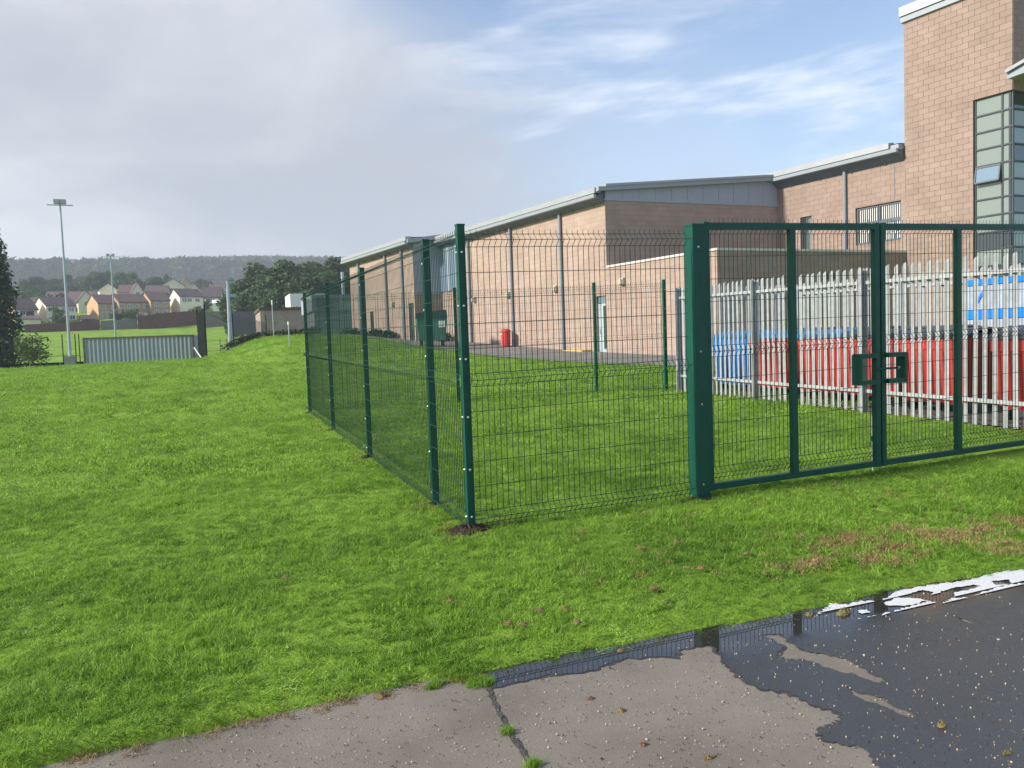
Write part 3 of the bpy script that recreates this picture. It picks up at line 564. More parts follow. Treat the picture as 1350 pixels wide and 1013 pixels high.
def leaf(x0, x1, xm, label, side):
    zl, zr = g1(x0, GY)+.055, g1(x1, GY)+.055; root = thing('mesh_gate', label, 'gate', (x0, GY, g1(x0, GY)), 'leaves of the double gate')
    dz = zl; H = 2.40; w = .028
    def zz(x): return zl+(zr-zl)*(x-x0)/(x1-x0)
    def rail(name, za, zb):
        mb = MB(); P = []
        for x in (x0+.055, x1-.055):
            for y in (GY-w, GY+w): P += [(x, y, zz(x)+za), (x, y, zz(x)+zb)]
        mb.add(P, [(0, 1, 3, 2), (4, 6, 7, 5), (0, 4, 5, 1), (2, 3, 7, 6), (1, 5, 7, 3), (0, 2, 6, 4)]); mb.build(name, M_GREEN, root)
    rail('top_rail', H-.055, H); rail('bottom_rail', 0, .055)
    for x in (x0, x1-.055): mb = MB(); mb.box(x, x+.055, GY-w-.002, GY+w+.002, zz(x)-.004, zz(x)+H+.012); mb.build('stile', M_GREEN, root)
    mb = MB(); mb.box(xm-.032, xm+.032, GY-w+.003, GY+w-.003, zz(xm)+.055, zz(xm)+H-.055); mb.build('middle_bar', M_GREEN, root)
    mesh_wires((x0+.04, GY+w+.012, zz(x0)), (x1-.04, GY+w+.012, zz(x1)), (0, -.9, 0), z0=.065, zs=1.008).build('mesh_panel', M_WIRE, root)
    # lock guard: open box of plates welded to the meeting stile
    a, b = (x1-.30, x1-.045) if side < 0 else (x0+.045, x0+.285); zc = (zz(x1) if side < 0 else zz(x0))+.975; g = MB(); y0, y1 = GY-.075, GY+.03; t = .045
    g.box(a, b, y0, y1, zc+.11, zc+.11+t); g.box(a, b, y0, y1, zc-.15, zc-.15+t)
    g.box(a-.008 if side < 0 else b-.03, a+.022 if side < 0 else b+.008, y0-.002, y1+.002, zc-.152, zc+.142); g.box(a if side < 0 else b-.03, a+.03 if side < 0 else b, y1-.008, y1+.004, zc-.118, zc+.11)
    g.build('lock_guard', M_GREEN, root)
    if side > 0:
        s_ = MB(); s_.tube([(x0-.10, GY-.05, zc), (x0+.22, GY-.05, zc)], .011, 10); s_.tube([(x0+.16, GY-.05, zc), (x0+.16, GY-.09, zc), (x0+.16, GY-.10, zc-.01)], .008, 8); s_.build('slide_bolt', M_GREEN, root)
        k = MB(); k.box(x0+.17, x0+.20, GY-.066, GY-.058, zc-.012, zc+.012); k.build('bolt_head', M_BOLT, root)
    xd = x1-.035 if side < 0 else x0+.035; dbt = MB(); dbt.tube([(xd, GY+.042, zz(xd)-.10), (xd, GY+.042, zz(xd)+.5)], .009, 8); dbt.build('drop_bolt', M_GALV, root)
    dbs = MB(); dbs.box(xd-.018, xd+.018, GY+.031, GY+.056, zz(xd)+.25, zz(xd)+.30); dbs.build('drop_bolt_guide', M_GREEN, root)
leaf(4.165, 6.215, 5.155, 'green mesh gate leaf hinged on the post by the short panel', -1)
leaf(6.235, 8.505, 7.315, 'green mesh gate leaf with slide bolt, on the side of the spiked steel fence', 1)
# ------------------------------------------------------------------ palisade compound
def pale_mesh(H=2.22):
    mb = MB(); w = .034; sec = [(-w, .012), (-w*.55, .0), (-w*.25, -.012), (w*.25, -.012), (w*.55, .0), (w, .012)]; n = len(sec); t = .004
    vs = []; zs = (0, H-.045)
    for z in zs: vs += [(x, y, z) for x, y in sec]+[(x, y+t, z) for x, y in sec]
    fs = []
    for i in range(n-1): fs += [(i, i+1, 2*n+i+1, 2*n+i), (n+i+1, n+i, 3*n+i, 3*n+i+1)]
    fs += [(0, 2*n, 3*n, n), (n-1, 2*n-1, 4*n-1, 3*n-1)]
    o = len(vs); b = 2*n
    tips = [(-w*.75, .006, H-.02), (-w*.2, -.008, H), (w*.2, -.008, H), (w*.75, .006, H-.02)]; vs += tips
    fs += [(b, b+1, o), (b+1, b+2, o+1, o), (b+2, b+3, o+2, o+1), (b+3, b+4, o+3, o+2), (b+4, b+5, o+3)]
    fs += [(3*n, o, 3*n+1), (3*n+1, o, o+1, 3*n+2), (3*n+2, o+1, o+2, 3*n+3), (3*n+3, o+2, o+3, 3*n+4), (3*n+4, o+3, 3*n+5)]
    return mb.add(vs, fs).mesh('pale', M_GALV)
PALE = pale_mesh()
def palisade(label, p0, p1, rail_side, posts_t, pitch=.14, group='palisade runs round the bins'):
    p0, p1 = Vector((*p0, 0)), Vector((*p1, 0)); d = p1-p0; Ln = d.length; d.normalize(); n = Vector((d.y, -d.x, 0)); rz = math.atan2(d.y, d.x)
    root = thing('palisade_fence', label, 'fence', (p0.x, p0.y, g1(p0.x, p0.y)), group); k = int(Ln/pitch); r = random.Random(int(Ln*100))
    for i in range(k+1):
        c = p0+d*(i*pitch); z = g1(c.x, c.y)
        o = bpy.data.objects.new('pale', PALE); COL.objects.link(o); o.parent = root; o.location = Vector((c.x+n.x*.045, c.y+n.y*.045, z+.03+r.uniform(-.012, .012)))-root.location; o.rotation_euler = (r.uniform(-.006, .006), r.uniform(-.006, .006), rz)
    for zr in (.33, 1.99):
        mb = MB(); P = []
        for c in (p0, p1):
            z = g1(c.x, c.y)
            for a, b in ((.0, 0), (.0, .05), (.028, .05), (.028, 0)): P.append((c.x+n.x*a, c.y+n.y*a, z+zr+b))
        mb.add(P, [(0, 1, 2, 3), (7, 6, 5, 4), (0, 4, 5, 1), (1, 5, 6, 2), (2, 6, 7, 3), (3, 7, 4, 0)]); mb.build('rail', M_GALV, root)
    for t in posts_t:
        c = p0+d*(Ln*t); z = g1(c.x, c.y); mb = MB()
        T = lambda s_, o_, zz: (c.x+d.x*s_+n.x*o_, c.y+d.y*s_+n.y*o_, z+zz)
        mb.box(-.03, .03, -.07, -.063, -.3, 2.23, T); mb.box(-.03, .03, -.007, -.0, -.3, 2.23, T); mb.box(-.004, .004, -.063, -.007, -.3, 2.23, T)
        mb.build('post', M_GALV2, root)
palisade('galvanised spiked steel fence standing on the lawn in front of the red bins', (9.4, 4.4), (9.4, 14.2), 1, (.0, .20, .487, .747, 1.0))
for ob in [o for o in bpy.data.objects if o.name.startswith('palisade_fence')]: pass
palisade('galvanised spiked steel fence closing the bin store towards the service lane', (9.45, 14.28), (12.9, 14.9), 1, (0.02, .98))
palisade('galvanised spiked steel fence behind the row of bins', (12.6, 5.2), (12.95, 14.8), 1, (.0, .33, .66, .97))
# ------------------------------------------------------------------ bins
def plastic(name, c): return mat(name, c, .42, .10, 3, spec=.5, bump=.04, bscale=25)
M_RED = plastic('red_bin_plastic', (.50, .045, .042, 1)); M_DRED = plastic('dark_red_bin_plastic', (.22, .014, .022, 1)); M_BLUE = plastic('blue_bin_plastic', (.015, .18, .58, 1)); M_LBLUE = plastic('light_blue_lid', (.03, .22, .52, 1)); M_DARKL = plastic('dark_grey_lid', (.05, .055, .07, 1)); M_RUB = mat('rubber', (.02, .02, .02, 1), .8, .2, 9)
M_LABEL = mat('yellow_label', (.55, .40, .05, 1), .6, .1, 9)
def bin_proto(mbody, mlid, label, loc, rz, lid_open=False):
    root = local_thing('wheeled_bin', label, 'bin', loc, rz, 'large wheeled bins in a row')
    W_, D_, H_ = .60, .48, 1.12; b = MB()
    def ring(z, k): return [(-W_*k, -D_*k, z), (W_*k, -D_*k, z), (W_*k, D_*k, z), (-W_*k, D_*k, z)]
    zs = [(.16, .80), (.22, .86), (.95, .97), (.96, 1.0), (H_, 1.0)]; vs = []
    for z, k in zs: vs += ring(z, k)
    fs = [(3, 2, 1, 0)]
    for i in range(len(zs)-1): fs += [(i*4+j, i*4+(j+1) % 4, (i+1)*4+(j+1) % 4, (i+1)*4+j) for j in range(4)]
    b.add(vs, fs)
    for i in range(5):                  # moulded ribs on the front and back
        x = -.42+.21*i
        for sy in (-1, 1):
            y0, y1 = sy*D_*.87, sy*D_*.97; P = [(x-.03, y0, .25), (x+.03, y0, .25), (x+.03, y1, .93), (x-.03, y1, .93)]; Q = [(p[0]*.99, p[1]+sy*.022, p[2]) for p in P]; b.add(P+Q, MB.BF)
    body = lpart('body', b, mbody, root)
    l = MB(); n = 8; P = []
    for i in range(n+1):
        t = i/n; y = -D_*1.05+2.1*D_*t; z = H_+.03+.12*math.sin(math.pi*(.12+.80*t)); P += [(-W_*1.04, y, z-.03), (W_*1.04, y, z-.03), (W_*.98, y, z), (-W_*.98, y, z)]
    fs = [(0, 1, 2, 3), tuple(n*4+k for k in (3, 2, 1, 0))]
    for i in range(n): fs += [(i*4+j, (i+1)*4+j, (i+1)*4+(j+1) % 4, i*4+(j+1) % 4) for j in range(4)]
    l.add(P, fs); l.box(-W_*1.03, W_*1.03, -D_*1.06, D_*1.06, H_+.002, H_+.045); lpart('lid', l, mlid, root)
    for sx in (-1, 1):
        for sy in (-1, 1):
            w = MB(); w.tube([(sx*.42-.02, sy*.32, .09), (sx*.42+.02, sy*.32, .09)], .085, 14); w.box(sx*.42-.03, sx*.42+.03, sy*.32-.02, sy*.32+.02, .10, .17); lpart('wheel', w, M_RUB, root)
        h = MB(); h.tube([(sx*W_*1.0, 0, H_-.06), (sx*(W_+.05), 0, H_-.06)], .02, 8); lpart('lifting_pin', h, M_GALV2, root)
    return root
BX = 10.52
def put_bin(y, mb_, ml, label, x=BX, rz=-math.pi/2+.02): return bin_proto(mb_, ml, label, (x, y, g1(x, y)), rz)
put_bin(13.30, M_BLUE, M_LBLUE, 'blue wheeled bin at the end of the row by the lane')
put_bin(12.07, M_RED, M_LBLUE, 'red wheeled bin with light blue lid next to the blue bin')
put_bin(10.85, M_RED, M_LBLUE, 'red wheeled bin with light blue lid between two red bins')
put_bin(9.80, M_RED, M_DARKL, 'red wheeled bin with dark lid beside the blue lidded bins', x=10.58)
put_bin(8.56, M_RED, M_DARKL, 'red wheeled bin with dark lid on the blue bin side of the gap')
b_ = put_bin(7.80, M_DRED, M_DARKL, 'dark red wheeled bin with small yellow label set back in the gap', x=11.62)
lb = MB(); lb.box(-.28, .22, -.50, -.487, .96, 1.02); lpart('label_strip', lb, M_LABEL, b_)
put_bin(6.98, M_RED, M_DARKL, 'red wheeled bin with dark lid next to the gap, near the gate post')
put_bin(5.70, M_RED, M_DARKL, 'red wheeled bin with dark lid at the tarmac end of the row')
for i, y in enumerate((12.6, 11.3, 9.8)): put_bin(y, M_DRED, M_DARKL, 'dark red wheeled bin in the second row behind the others', x=11.72)
# white board with blue edges standing behind the bins
BXX, BY0, BY1 = 12.25, 8.55, 9.65; z0 = g1(BXX, 9)
wb = thing('board', 'white board with bright blue edges standing behind the red bins', 'board', (BXX, 9.0, z0))
mb = MB(); mb.box(BXX-.02, BXX+.02, BY0, BY1, z0, z0+2.02); mb.build('panel', mat('milky_sheet', (.34, .40, .48, 1), .4, .25, 4), wb)
M_BB = plastic('bright_blue', (.01, .22, .80, 1))
for za, zb in ((1.93, 2.03), (1.36, 1.52)): mb = MB(); mb.box(BXX-.04, BXX-.024, BY0-.02, BY1+.02, z0+za, z0+zb); mb.build('edge_strip', M_BB, wb)
mb = MB(); y_ = BY1-.1; mb.add([(BXX-d_, y_+a_, z0+c_) for d_ in (.038, .025) for a_, c_ in ((0, 1.55), (-.05, 1.55), (-.25, 1.86), (-.2, 1.86))], MB.BF); mb.build('brace', M_BB, wb)
# slab under the bins
sl = MB(); vs = []
for x, y in ((9.62, 4.0), (12.5, 4.0), (12.85, 14.5), (9.62, 13.9)): vs.append((x, y, g1(x, y)+.012))
tag(sl.add(vs, [(0, 1, 2, 3)]).build('bin_store_slab', M_TARM2), kind='structure')
# ------------------------------------------------------------------ school building
M_BWK = block_mat('blockwork_long_wall', AV.x, AV.y); M_BWX = block_mat('blockwork_end_wall', 1, 0)
school = thing('school_building', 'large sandstone block school building with grey metal roofs and a tall stair tower', 'building', (K.x, K.y, g1(K.x, K.y)))
def FX(x0, y0):                          # frame of a wall facing the lawn (-Y): s runs along +X
    return lambda s, o, z: (x0+s, y0-o, z)
def wall(F, s0, s1, z0, z1, ops, m, th=.3, o=0.0, parent=school):
    mb = MB(); ss = sorted({s0, s1}|{v for a in ops for v in a[:2] if s0 < v < s1})
    for a, b in zip(ss[:-1], ss[1:]):
        cuts = sorted([(p[2], p[3]) for p in ops if p[0] <= a+1e-6 and p[1] >= b-1e-6]); z = z0
        for c, d in cuts:
            if c > z: mb.box(a, b, o-th, o, z, c, F)
            z = d
        if z < z1: mb.box(a, b, o-th, o, z, z1, F)
    return mb.build('wall', m, parent)
N_SINGLE = [0]
def blocks(F, rz, s0, s1, z0, z1, ops, parent, o=0.0, single=False, course=.225, bl=.45):
    rest = MB(); r = random.Random(int(z1*10)); sh = {}
    zc = z0; row = 0
    while zc < z1-.03:
        h = min(course-.010, z1-zc); s = s0-(bl/2 if row % 2 else 0)
        while s < s1:
            a, b = max(s, s0)+.005, min(s+bl-.010, s1)-.0; s += bl
            if b-a < .06: continue
            segs = [(a, b)]
            for p in ops:
                if zc+h > p[2]+.02 and zc < p[3]-.02:
                    ns = []
                    for q in segs:
                        if q[1] <= p[0] or q[0] >= p[1]: ns.append(q); continue
                        if q[0] < p[0]-.05: ns.append((q[0], p[0]))
                        if q[1] > p[1]+.05: ns.append((p[1], q[1]))
                    segs = ns
            for q in segs:
                d = .008+r.uniform(-.002, .002); full = abs((q[1]-q[0])-(bl-.015)) < .011 and h > course-.02
                if single and full and N_SINGLE[0] < 300 and zc > 3.4:
                    if 'm' not in sh:
                        t = MB(); w = (bl-.015)/2; t.box(-w, w, -.012, .004, 0, course-.010); sh['m'] = t.mesh('block', M_BLOCK1)
                    ob = bpy.data.objects.new('block', sh['m']); COL.objects.link(ob); ob.parent = parent; ob.location = Vector(F((q[0]+q[1])/2, o+.002+r.uniform(-.002, .002), zc)); ob.rotation_euler = (0, 0, rz); N_SINGLE[0] += 1
                else: rest.box(q[0], q[1], o-.002, o+d, zc, zc+h, F)
        zc += course; row += 1
    if rest.v: tag(rest.build('block_courses', M_BLOCK, parent), kind='stuff')
BASE = -.2
# long wall, with the door beside the corner
door_op = (.16, .84, -1, 3.40)
wall(FK, 0, 17.2, BASE, 7.55, [door_op], M_BWK)
# far hall standing proud of it
O2 = 1.77
wall(FK, 17.2, 28.9, BASE, 7.55, [(17.35, 18.15, -1, 4.1), (24.3, 25.0, -1, 3.9)], M_BWK, o=O2)
F2 = FX(*FK(17.2, O2, 0)[:2]); wall(F2, .02, 2.2, BASE, 4.62, [], M_BWX)
# gable wall, low annexe, wall 3, tower
wall(FX(K.x, K.y), .01, 9.6, 3.5, 7.6, [], M_BWX)
AX = Vector(FK(-6.65, 0, 0)); wall(FK, -6.65, -.001, BASE, 4.62, [], M_BWK)
aw = wall(FX(AX.x, AX.y), .01, 9.6, BASE, 4.62, [], M_MORTAR); blocks(FX(AX.x, AX.y), 0, .0, 9.6, .2, 4.62, [], aw)
win = (-6.41, -4.27, 5.2, 6.83); nwin = (-1.97, -1.33, 4.9, 6.88)
w3 = wall(FG, -6.62, -.001, 3.5, 8.42, [win, nwin], M_MORTAR); blocks(FG, math.atan2(AV.y, AV.x), -6.62, 0, 3.5, 8.42, [win, nwin], w3)
TS0, TS1, TO = -10.82, -6.62, .06; gl = (TS0-.1, -9.40, 2.9, 10.09)
tw = wall(FG, TS0, TS1, BASE, 14.0, [gl], M_MORTAR, o=TO, th=.35); blocks(FG, math.atan2(AV.y, AV.x)+math.pi, TS0, TS1, .2, 14.0, [gl], tw, o=TO, single=True)
TC = Vector(FG(TS0, TO, 0)); FT = FX(TC.x+.02, TC.y)
tn_ = wall(FT, .0, 5.0, 10.09, 14.0, [], M_MORTAR); blocks(FT, 0, .0, 5.0, 10.1, 14.0, [], tn_)
bk_ = wall(FX(FG(TS1, TO, 0)[0]+.3, FG(TS1, TO, 0)[1]), 0, 5, 8.5, 14.0, [], M_BWX, th=-.3)
# coping, cladding, eaves
cp = MB(); cp.box(-6.70, -.05, -.32, .05, 4.62, 4.71, FK); cp.build('coping', M_COPING, school); cp = MB(); cp.box(.06, 9.5, -.3, .05, 4.622, 4.708, FX(AX.x, AX.y)); cp.build('coping', M_COPING, school)
rf = MB(); rf.add([FK(-6.6, -.3, 4.60), (27.4, AX.y+.3, 4.60), (26.4, 30.9, 4.60), FK(-.1, -.3, 4.60)], [(0, 1, 2, 3)]); rf.build('flat_roof', M_TARM2, school)
FGB = FX(K.x, K.y)
def vz(s): return 8.02+(8.86-8.02)*s/9.5
for i in range(11):
    a, b = .02+i*.862, .02+(i+1)*.862-.014
    mb = MB(); mb.prism([(a, 7.72), (b, 7.72), (b, vz(b)), (a, vz(a))], lambda x, z: FGB(x, -.1, z), lambda x, z: FGB(x, .03, z)); mb.build('cladding_panel', M_CLAD, school)
mb = MB(); mb.box(-.02, 9.55, -.1, .045, 7.60, 7.72, FGB); mb.build('cladding_trim', M_CLAD, school)
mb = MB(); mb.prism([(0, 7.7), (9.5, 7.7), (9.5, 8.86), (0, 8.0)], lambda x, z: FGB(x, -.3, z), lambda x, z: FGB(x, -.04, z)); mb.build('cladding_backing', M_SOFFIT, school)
mb = MB(); mb.prism([(-.45, vz(-.45)-.02), (9.52, vz(9.52)-.02), (9.52, vz(9.52)+.16), (-.45, vz(-.45)+.16)], lambda x, z: FGB(x, -.3, z), lambda x, z: FGB(x, .28, z)); mb.build('verge_fascia', M_FASCIA, school)
mb = MB(); mb.prism([(-.10, vz(-.1)+.16), (9.55, vz(9.55)+.16), (9.55, vz(9.55)+.26), (-.10, vz(-.1)+.26)], lambda x, z: FGB(x, -.5, z), lambda x, z: FGB(x, .33, z)); mb.build('verge_cap', M_ROOFM, school)
mb = MB(); mb.add([FK(.2, .45, 8.12), FK(17.6, .45, 8.12), (FK(17.6, 0, 0)[0]+9.5, FK(17.6, 0, 0)[1], 8.9), (G.x, G.y+.2, 8.98)], [(0, 1, 2, 3)]); mb.build('roof', M_ROOFM, school)
def eaves(F, s0, s1, ow, zw, zf, name_cap_s=None):
    ov = .45; mb = MB()
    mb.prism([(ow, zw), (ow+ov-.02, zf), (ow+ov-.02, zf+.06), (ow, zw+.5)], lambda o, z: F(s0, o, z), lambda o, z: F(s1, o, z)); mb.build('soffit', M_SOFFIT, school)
    n = max(2, int(abs(s1-s0)/1.5))
    for i in range(n):                   # brackets under the overhang
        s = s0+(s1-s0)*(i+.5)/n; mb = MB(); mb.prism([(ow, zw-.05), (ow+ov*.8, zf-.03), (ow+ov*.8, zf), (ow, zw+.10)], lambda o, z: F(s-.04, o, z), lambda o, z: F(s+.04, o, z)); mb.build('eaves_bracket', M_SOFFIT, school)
    mb = MB(); mb.prism([(ow+ov-.015, zf-.03), (ow+ov+.12, zf-.01), (ow+ov+.14, zf+.14), (ow+ov-.015, zf+.14)], lambda o, z: F(s0, o, z), lambda o, z: F(s1, o, z)); mb.build('gutter', M_FASCIA, school)
    a, b = name_cap_s or (s0, s1); mb = MB(); mb.prism([(ow+ov-.3, zf+.21), (ow+ov+.08, zf+.19), (ow+ov+.08, zf+.42), (ow+ov-.3, zf+.48)], lambda o, z: F(a, o, z), lambda o, z: F(b, o, z)); mb.build('roof_edge', M_ROOFM, school)
eaves(FK, .05, 17.2, 0, 7.50, 7.72)
eaves(FK, 17.0, 29.2, O2, 7.50, 7.72)
eaves(FG, -6.58, -.02, 0, 8.42, 8.76, (-6.2, .3)); mb = MB(); mb.box(-6.58, -6.2, -.3, .42, 8.86, 9.08, FG); mb.build('gutter_end', M_FASCIA, school)
mb = MB(); mb.add([FK(17.0, O2+.45, 8.12), FK(29.2, O2+.45, 8.12), FK(29.2, -8, 8.8), FK(17.0, -8, 8.8)], [(0, 1, 2, 3)]); mb.build('roof', M_ROOFM, school)
mb = MB(); mb.add([FG(-6.6, .45, 9.1), FG(.3, .45, 9.1), FG(.3, -8, 9.9), FG(-6.6, -8, 9.9)], [(0, 1, 2, 3)]); mb.build('roof', M_ROOFM, school)
# grey-clad bay between the two halls
mb = MB(); mb.prism([(0.02, 4.62), (2.2, 4.62), (2.2, 8.15), (.02, 7.7)], lambda x, z: F2(x, -.3, z), lambda x, z: F2(x, .02, z)); mb.build('cladding_bay', M_CLAD, school)
for i in range(7):
    a = 14.4+i*.4; mb = MB(); mb.box(a, a+.385, -.1, .06, 4.72, 8.02-.04*i*0, FK); mb.build('cladding_panel', M_SKYGL if i % 3 else M_CLAD, school)
mb = MB(); mb.prism([(-.4, 7.75), (4.0, 8.35), (4.0, 8.6), (-.4, 8.0)], lambda x, z: F2(x, -.5, z), lambda x, z: F2(x, .5, z)); mb.build('verge_fascia', M_FASCIA, school)
# tower cap and canopy
mb = MB(); mb.box(TS0-.12, TS1+.10, -.4, TO+.10, 14.0, 14.22, FG); mb.build('tower_fascia', M_FASCIA, school)
mb = MB(); mb.box(TS0-.4, TS1+.12, -3, TO+.16, 14.24, 14.62, FG); mb.build('tower_roof', M_ROOFM, school)
mb = MB(); mb.box(0.0, 5, -.3, .02, 14.0, 14.22, FT); mb.build('tower_fascia', M_FASCIA, school)
cv = MB(); cv.prism([(-.02, 10.45), (-.02, 10.62), (2.8, 11.1), (2.8, 10.5)], lambda y, z: (TC.x-.30, TC.y-.02-y*.75, z), lambda y, z: (TC.x+6, TC.y-.02-y*.75, z)); cv.build('canopy', M_FASCIA, school)
cv = MB(); cv.prism([(-.02, 10.64), (-.02, 10.76), (2.85, 11.24), (2.85, 11.12)], lambda y, z: (TC.x-.42, TC.y-.03-y*.75, z), lambda y, z: (TC.x+6, TC.y-.03-y*.75, z)); cv.build('canopy_edge', M_ROOFM, school)
# corner glazing
def pane(F, a, b, z0, z1, o, m, fr=.03, parent=school, fm=None):
    f = MB()
    for q in ((a, a+fr, z0, z1), (b-fr, b, z0, z1), (a+fr, b-fr, z0, z0+fr), (a+fr, b-fr, z1-fr, z1)): f.box(q[0], q[1], o-.06, o+.03, q[2], q[3], F)
    fo = f.build('window_frame', fm or M_FRAME, parent); g = MB(); g.box(a+fr, b-fr, o-.03, o-.018, z0+fr, z1-fr, F); g.build('pane', m, fo); return fo
zr = [10.09-.635*i for i in range(12)]
for i in range(11):
    pane(FG, -9.44-.98, -9.44, zr[i+1], zr[i], TO-.09, M_GLASS if i not in (8, 10) else M_DGLASS, .028)  # dark lower panes: the reflection of trees is put into the glass colour
    pane(FG, TS0+.01, -9.44-.98, zr[i+1], zr[i], TO-.09, M_GLASS if i != 8 else M_DGLASS, .028)
    for k in range(3): pane(FT, .03+k*.9, .03+(k+1)*.9, zr[i+1], zr[i], -.12, M_GLASS if (i+k) % 3 else M_DGLASS, .03)
ow = MB(); a0, a1, zt, zb = -10.40, -9.47, zr[4]-.03, zr[5]-.03
for q in ((a0, a0+.05, 0, 1), (a1-.05, a1, 0, 1), (a0, a1, 0, .09), (a0, a1, .91, 1)):
    P = []
    for s in q[:2]:
        for t in q[2:]:
            for th in (0, .04): P.append(FG(s, TO-.06+.14*(1-t)+th, zb+(zt-zb)*t))
    ow.add(P, [(0, 2, 3, 1), (4, 5, 7, 6), (0, 1, 5, 4), (2, 6, 7, 3), (0, 4, 6, 2), (1, 3, 7, 5)])
owo = ow.build('open_window', M_FRAME, school); g = MB(); g.add([FG(a0+.05, TO+.07, zb+.03), FG(a1-.05, TO+.07, zb+.03), FG(a1-.05, TO-.03, zt-.04), FG(a0+.05, TO-.03, zt-.04)], [(0, 1, 2, 3)]); g.build('pane', M_SKYGL, owo)
# barred window and narrow window in wall 3
mf = mat('grey_frame', (.10, .12, .14, 1), .5, .1, 3)
for a, b in ((-6.38, -5.35), (-5.32, -4.30)):
    for z0_, z1_ in ((5.22, 6.08), (6.10, 6.80)):
        fo = pane(FG, a, b, z0_, z1_, -.10, M_DGLASS, .06, fm=mf)
        for k in range(9): s = MB(); x = a+.09+k*.098; s.box(x, x+.028, -.114, -.100, z0_+.07, z1_-.07, FG); s.build('blind_slat', M_WHITE, fo)
pane(FG, -1.95, -1.63, 4.95, 6.85, -.10, M_GLASS, .05, fm=mf); pane(FG, -1.62, -1.35, 4.95, 6.85, -.10, M_DGLASS, .05)
for s_, z0_, z1_ in ((-6.12, 6.95, 8.35), (-6.66, 6.9, 8.0)): mj = MB(); mj.box(s_-.012, s_+.012, .002, .016 if s_ > -6.5 else .075, z0_, z1_, FG); mj.build('movement_joint', M_SOFFIT, school)
# doors in the long walls
dm = mat('pale_blue_door', (.42, .52, .56, 1), .5, .08, 3)
d = MB(); d.box(.19, .81, -.16, -.10, .75, 3.05, FK); do = d.build('door', dm, school); q = MB(); q.box(.28, .46, -.098, -.09, 1.0, 2.95, FK); q.build('glazing_strip', M_DGLASS, do); q = MB(); q.box(.22, .78, -.15, -.09, 3.08, 3.36, FK); q.build('fanlight', M_SKYGL, do); q = MB(); q.tube([FK(.7, -.07, 1.7), FK(.7, -.05, 1.95)], .015, 8); q.build('door_handle', M_GALV, do)
for a, b, zt in ((17.38, 18.12, 4.08), (24.33, 24.97, 3.88)): d = MB(); d.box(a, b, O2-.16, O2-.10, .9, zt, FK); d.build('door', M_DGLASS, school)
d = MB(); d.box(.5, .95, -.05, .012, 2.9, 3.6, F2); d.build('small_window', M_DGLASS, school)
for s, o, zt in ((3.45, 0, 7.62), (8.15, 0, 7.62), (13.0, 0, 7.62), (18.8, O2, 7.62), (21.6, O2, 7.62), (26.8, O2, 7.62)):
    q = MB(); q.tube([FK(s, o+.10, .3), FK(s, o+.10, zt)], .075, 10); q.build('downpipe', M_PIPE, school)
q = MB(); q.tube([FG(-3.8, .10, 4.65), FG(-3.8, .10, 8.66)], .075, 10); q.build('downpipe', M_PIPE, school)
lm = mat('bulkhead_lamp', (.45, .42, .33, 1), .5, .1, 5)
for s, o, z in ((4.05, 0, 4.0), (8.6, 0, 4.0), (12.5, 0, 4.0), (-1.14, 0, 3.93), (20.6, O2, 4.2)):
    q = MB(); q.box(s-.14, s+.14, o, o+.14, z-.14, z+.14, FK); q.box(s-.10, s+.10, o+.14, o+.20, z-.12, z+.08, FK); q.build('wall_lamp', lm, school)
q = MB(); q.box(1.3, 2.9, .05, .55, .2, g1(16.5, 32)+.12, FK); q.build('yellow_kerb', mat('yellow_paint', (.62, .50, .14, 1), .8, .2, 8), school)
# little shed-like lamp on annexe front, and hose bracket
q = MB(); q.box(5.2, 5.5, 0.02, .18, 3.55, 3.75, FX(AX.x, AX.y)); q.build('wall_lamp', M_FRAME, school)
# ------------------------------------------------------------------ objects by the hall
p = Vector(FK(8.16, .55, 0)); zb = g1(p.x, p.y)+.03; rb = thing('grit_bin', 'small red bin standing at the foot of a downpipe', 'bin', (p.x, p.y, zb))
mb = MB(); mb.tube([(p.x, p.y, zb), (p.x, p.y, zb+.08), (p.x, p.y, zb+.78)], [.22, .24, .26], 16); mb.build('body', M_RED, rb); mb = MB(); mb.tube([(p.x, p.y, zb+.78), (p.x, p.y, zb+.86), (p.x, p.y, zb+.95)], [.285, .27, .12], 16); mb.build('lid', M_RED, rb); mb = MB(); mb.box(p.x-.27, p.x-.22, p.y-.08, p.y+.08, zb+.62, zb+.70); mb.build('sticker', M_WHITE, rb)
p = at(570, 459, 43.0); zb = g1(p.x, p.y)+.03; gc = thing('waste_container', 'tall green metal waste container standing on the lane', 'container', (p.x, p.y, zb)); M_GC = mat('faded_green_paint', (.05, .17, .13, 1), .5, .25, 3)
T = lambda x, y, z: (p.x+x*.95+y*.2, p.y-x*.2+y*.95, zb+z)
mb = MB(); mb.prism([(-.75, .3), (.75, .3), (.85, 1.5), (-.85, 1.5)], lambda x, z: T(x, -.55, z), lambda x, z: T(x, .55, z)); mb.build('body', M_GC, gc)
mb = MB(); mb.prism([(-.88, 1.5), (.88, 1.5), (.80, 1.95), (-.88, 1.80)], lambda x, z: T(x, -.58, z), lambda x, z: T(x, .58, z)); mb.build('lid', mat('dark_green_lid', (.02, .06, .05, 1), .5, .2, 3), gc)
for x in (-.6, .6):
    for y in (-.45, .45): mb = MB(); mb.box(x-.07, x+.07, y-.07, y+.07, 0, .3, T); mb.build('leg', M_RUB, gc)
mb = MB(); mb.box(.35, .75, -.57, -.555, 1.0, 1.35, T); mb.build('notice', M_WHITE, gc)
